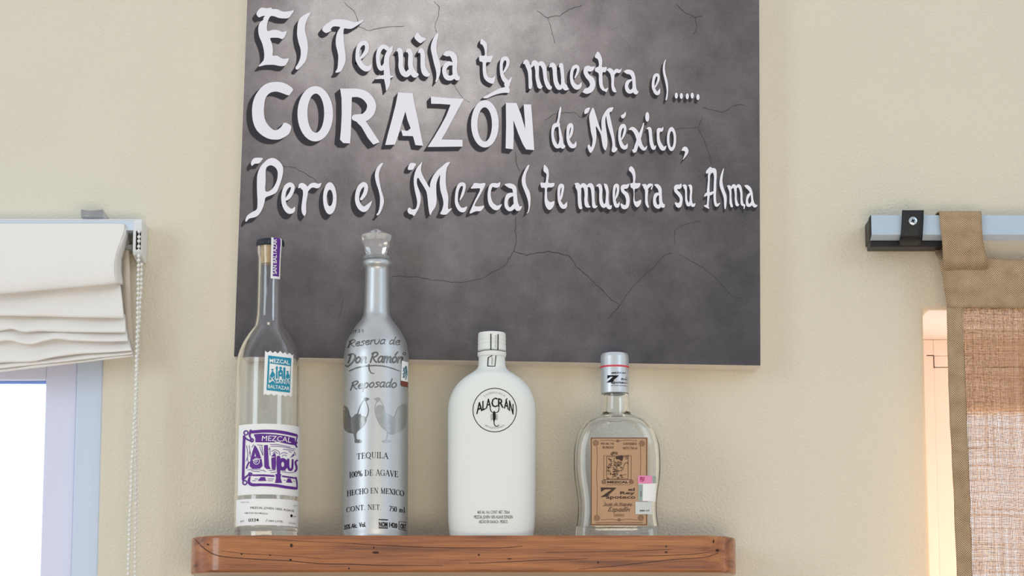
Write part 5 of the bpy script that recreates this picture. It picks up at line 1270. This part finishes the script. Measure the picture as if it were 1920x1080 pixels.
# ================================================================== BURLAP CURTAIN
def curtain():
    HEM, OPEN = burlap('burlap_hem', False), burlap('burlap_open_weave', True)
    y0 = -.050
    pc = at(1770, 484, y0)
    root = thing('burlap_curtain', 'tan burlap curtain hanging from the rod by a cloth tab, backlit by the window', 'curtain', (pc.x, -.05, pc.z))
    X = lambda u, v, y: at(u, v, y)
    xe = 1.72
    edge = [(484,1761),(500,1763.5),(530,1768.5),(577,1775),(640,1776),(700,1777.5),(780,1780),(850,1784),(950,1788.5),(1080,1793.5),(1300,1800),(1900,1806),(2080,1808)]
    inner = [(577,1804.5),(640,1806),(700,1808.5),(780,1811),(850,1814.5),(950,1818),(1080,1822),(1300,1828),(1900,1834),(2080,1836)]
    def fold(x, z, k=1.0):                       # soft pleats of the cloth
        return -.050 - k * (.006 * math.sin((x - .51) * 46) + .003 * math.sin((x - .51) * 95 + 1.0 + z * 1.3))
    def sheet(name, mm, left, right, vs, n, off, thick, k0=1.0):
        m = MB(); G = []; uv = []
        for v in vs:
            row = []
            a = at(interp(left, v), v, y0); z = a.z
            xr = right if isinstance(right, float) else at(interp(right, v), v, y0).x
            for i in range(n + 1):
                x = a.x + (xr - a.x) * i / n
                row.append(Vector((x, fold(x, z, k0 * min(1, max(0, (v - 470) / 260))) + off, z)))
            G.append(row)
        m.grid(G); m.uv = [(p.x, p.z) for p in m.v]
        o = m.build(name, mm, root, smooth=True, normals=False)
        if thick: s_ = o.modifiers.new('solid', 'SOLIDIFY'); s_.thickness = thick; s_.offset = 0
        return o
    V = lambda a, b, n: [a + (b - a) * i / n for i in range(n + 1)]
    sheet('open_weave_panel', OPEN, [(v, u - 3) for v, u in inner], xe, V(573, 2060, 60), 90, 0, 0)
    sheet('side_hem', HEM, edge, inner, V(572, 2060, 60), 6, -.0012, .0016)
    # top hem, its upper edge a little wavy
    o = sheet('top_hem', HEM, edge, xe, V(484, 578, 12), 90, -.0012, .0016)
    for vtx in o.data.vertices:
        x = vtx.co.x + root.location.x; z = vtx.co.z + root.location.z
        top = at(1840, 484, y0).z
        f = max(0, (z - (top - .03)) / .03); vtx.co.z += f * .0016 * math.sin(x * 60)
    # tabs looped over the rod
    top = [(505,1768,1852,-.0535),(484,1768,1851,-.0565),(470,1767.5,1847.5,-.0600),(452,1766.5,1843,-.0615),(440,1765,1842,-.0625),(420,1763,1841,-.0625),(403,1761.5,1840.5,-.0622),(398,1761,1840,-.0600)]
    zt = at(1800, 396, -.06).z
    def tab(dx):
        m = MB(); G = []; s = 0; uv = []; prev = None
        for v, a, b_, y in top: G.append([at(a + (b_ - a) * i / 10, v + .8 * math.sin(i * 1.1), y) + Vector((dx, 0, 0)) for i in range(11)])
        last = G[-1]; zk = at(1800, 484, -.012).z
        for y, z in ((-.052, zt + .0012), (-.034, zt + .0018), (-.018, zt + .001), (-.0135, zt - .004), (-.0135, zt - .03), (-.025, zt - .045), (-.048, zt - .056), (-.0495, zt - .062)):
            G.append([Vector((p.x, y, z)) for p in last])
        m.grid(G)
        for r_ in G:
            if prev: s += (r_[0] - prev[0]).length
            prev = r_; uv += [(p.x, s) for p in r_]
        m.uv = uv
        o = m.build('tab', HEM, root, smooth=True, normals=False); s_ = o.modifiers.new('solid', 'SOLIDIFY'); s_.thickness = .0014; s_.offset = 0
    for k in range(6): tab(k * .21)
curtain()
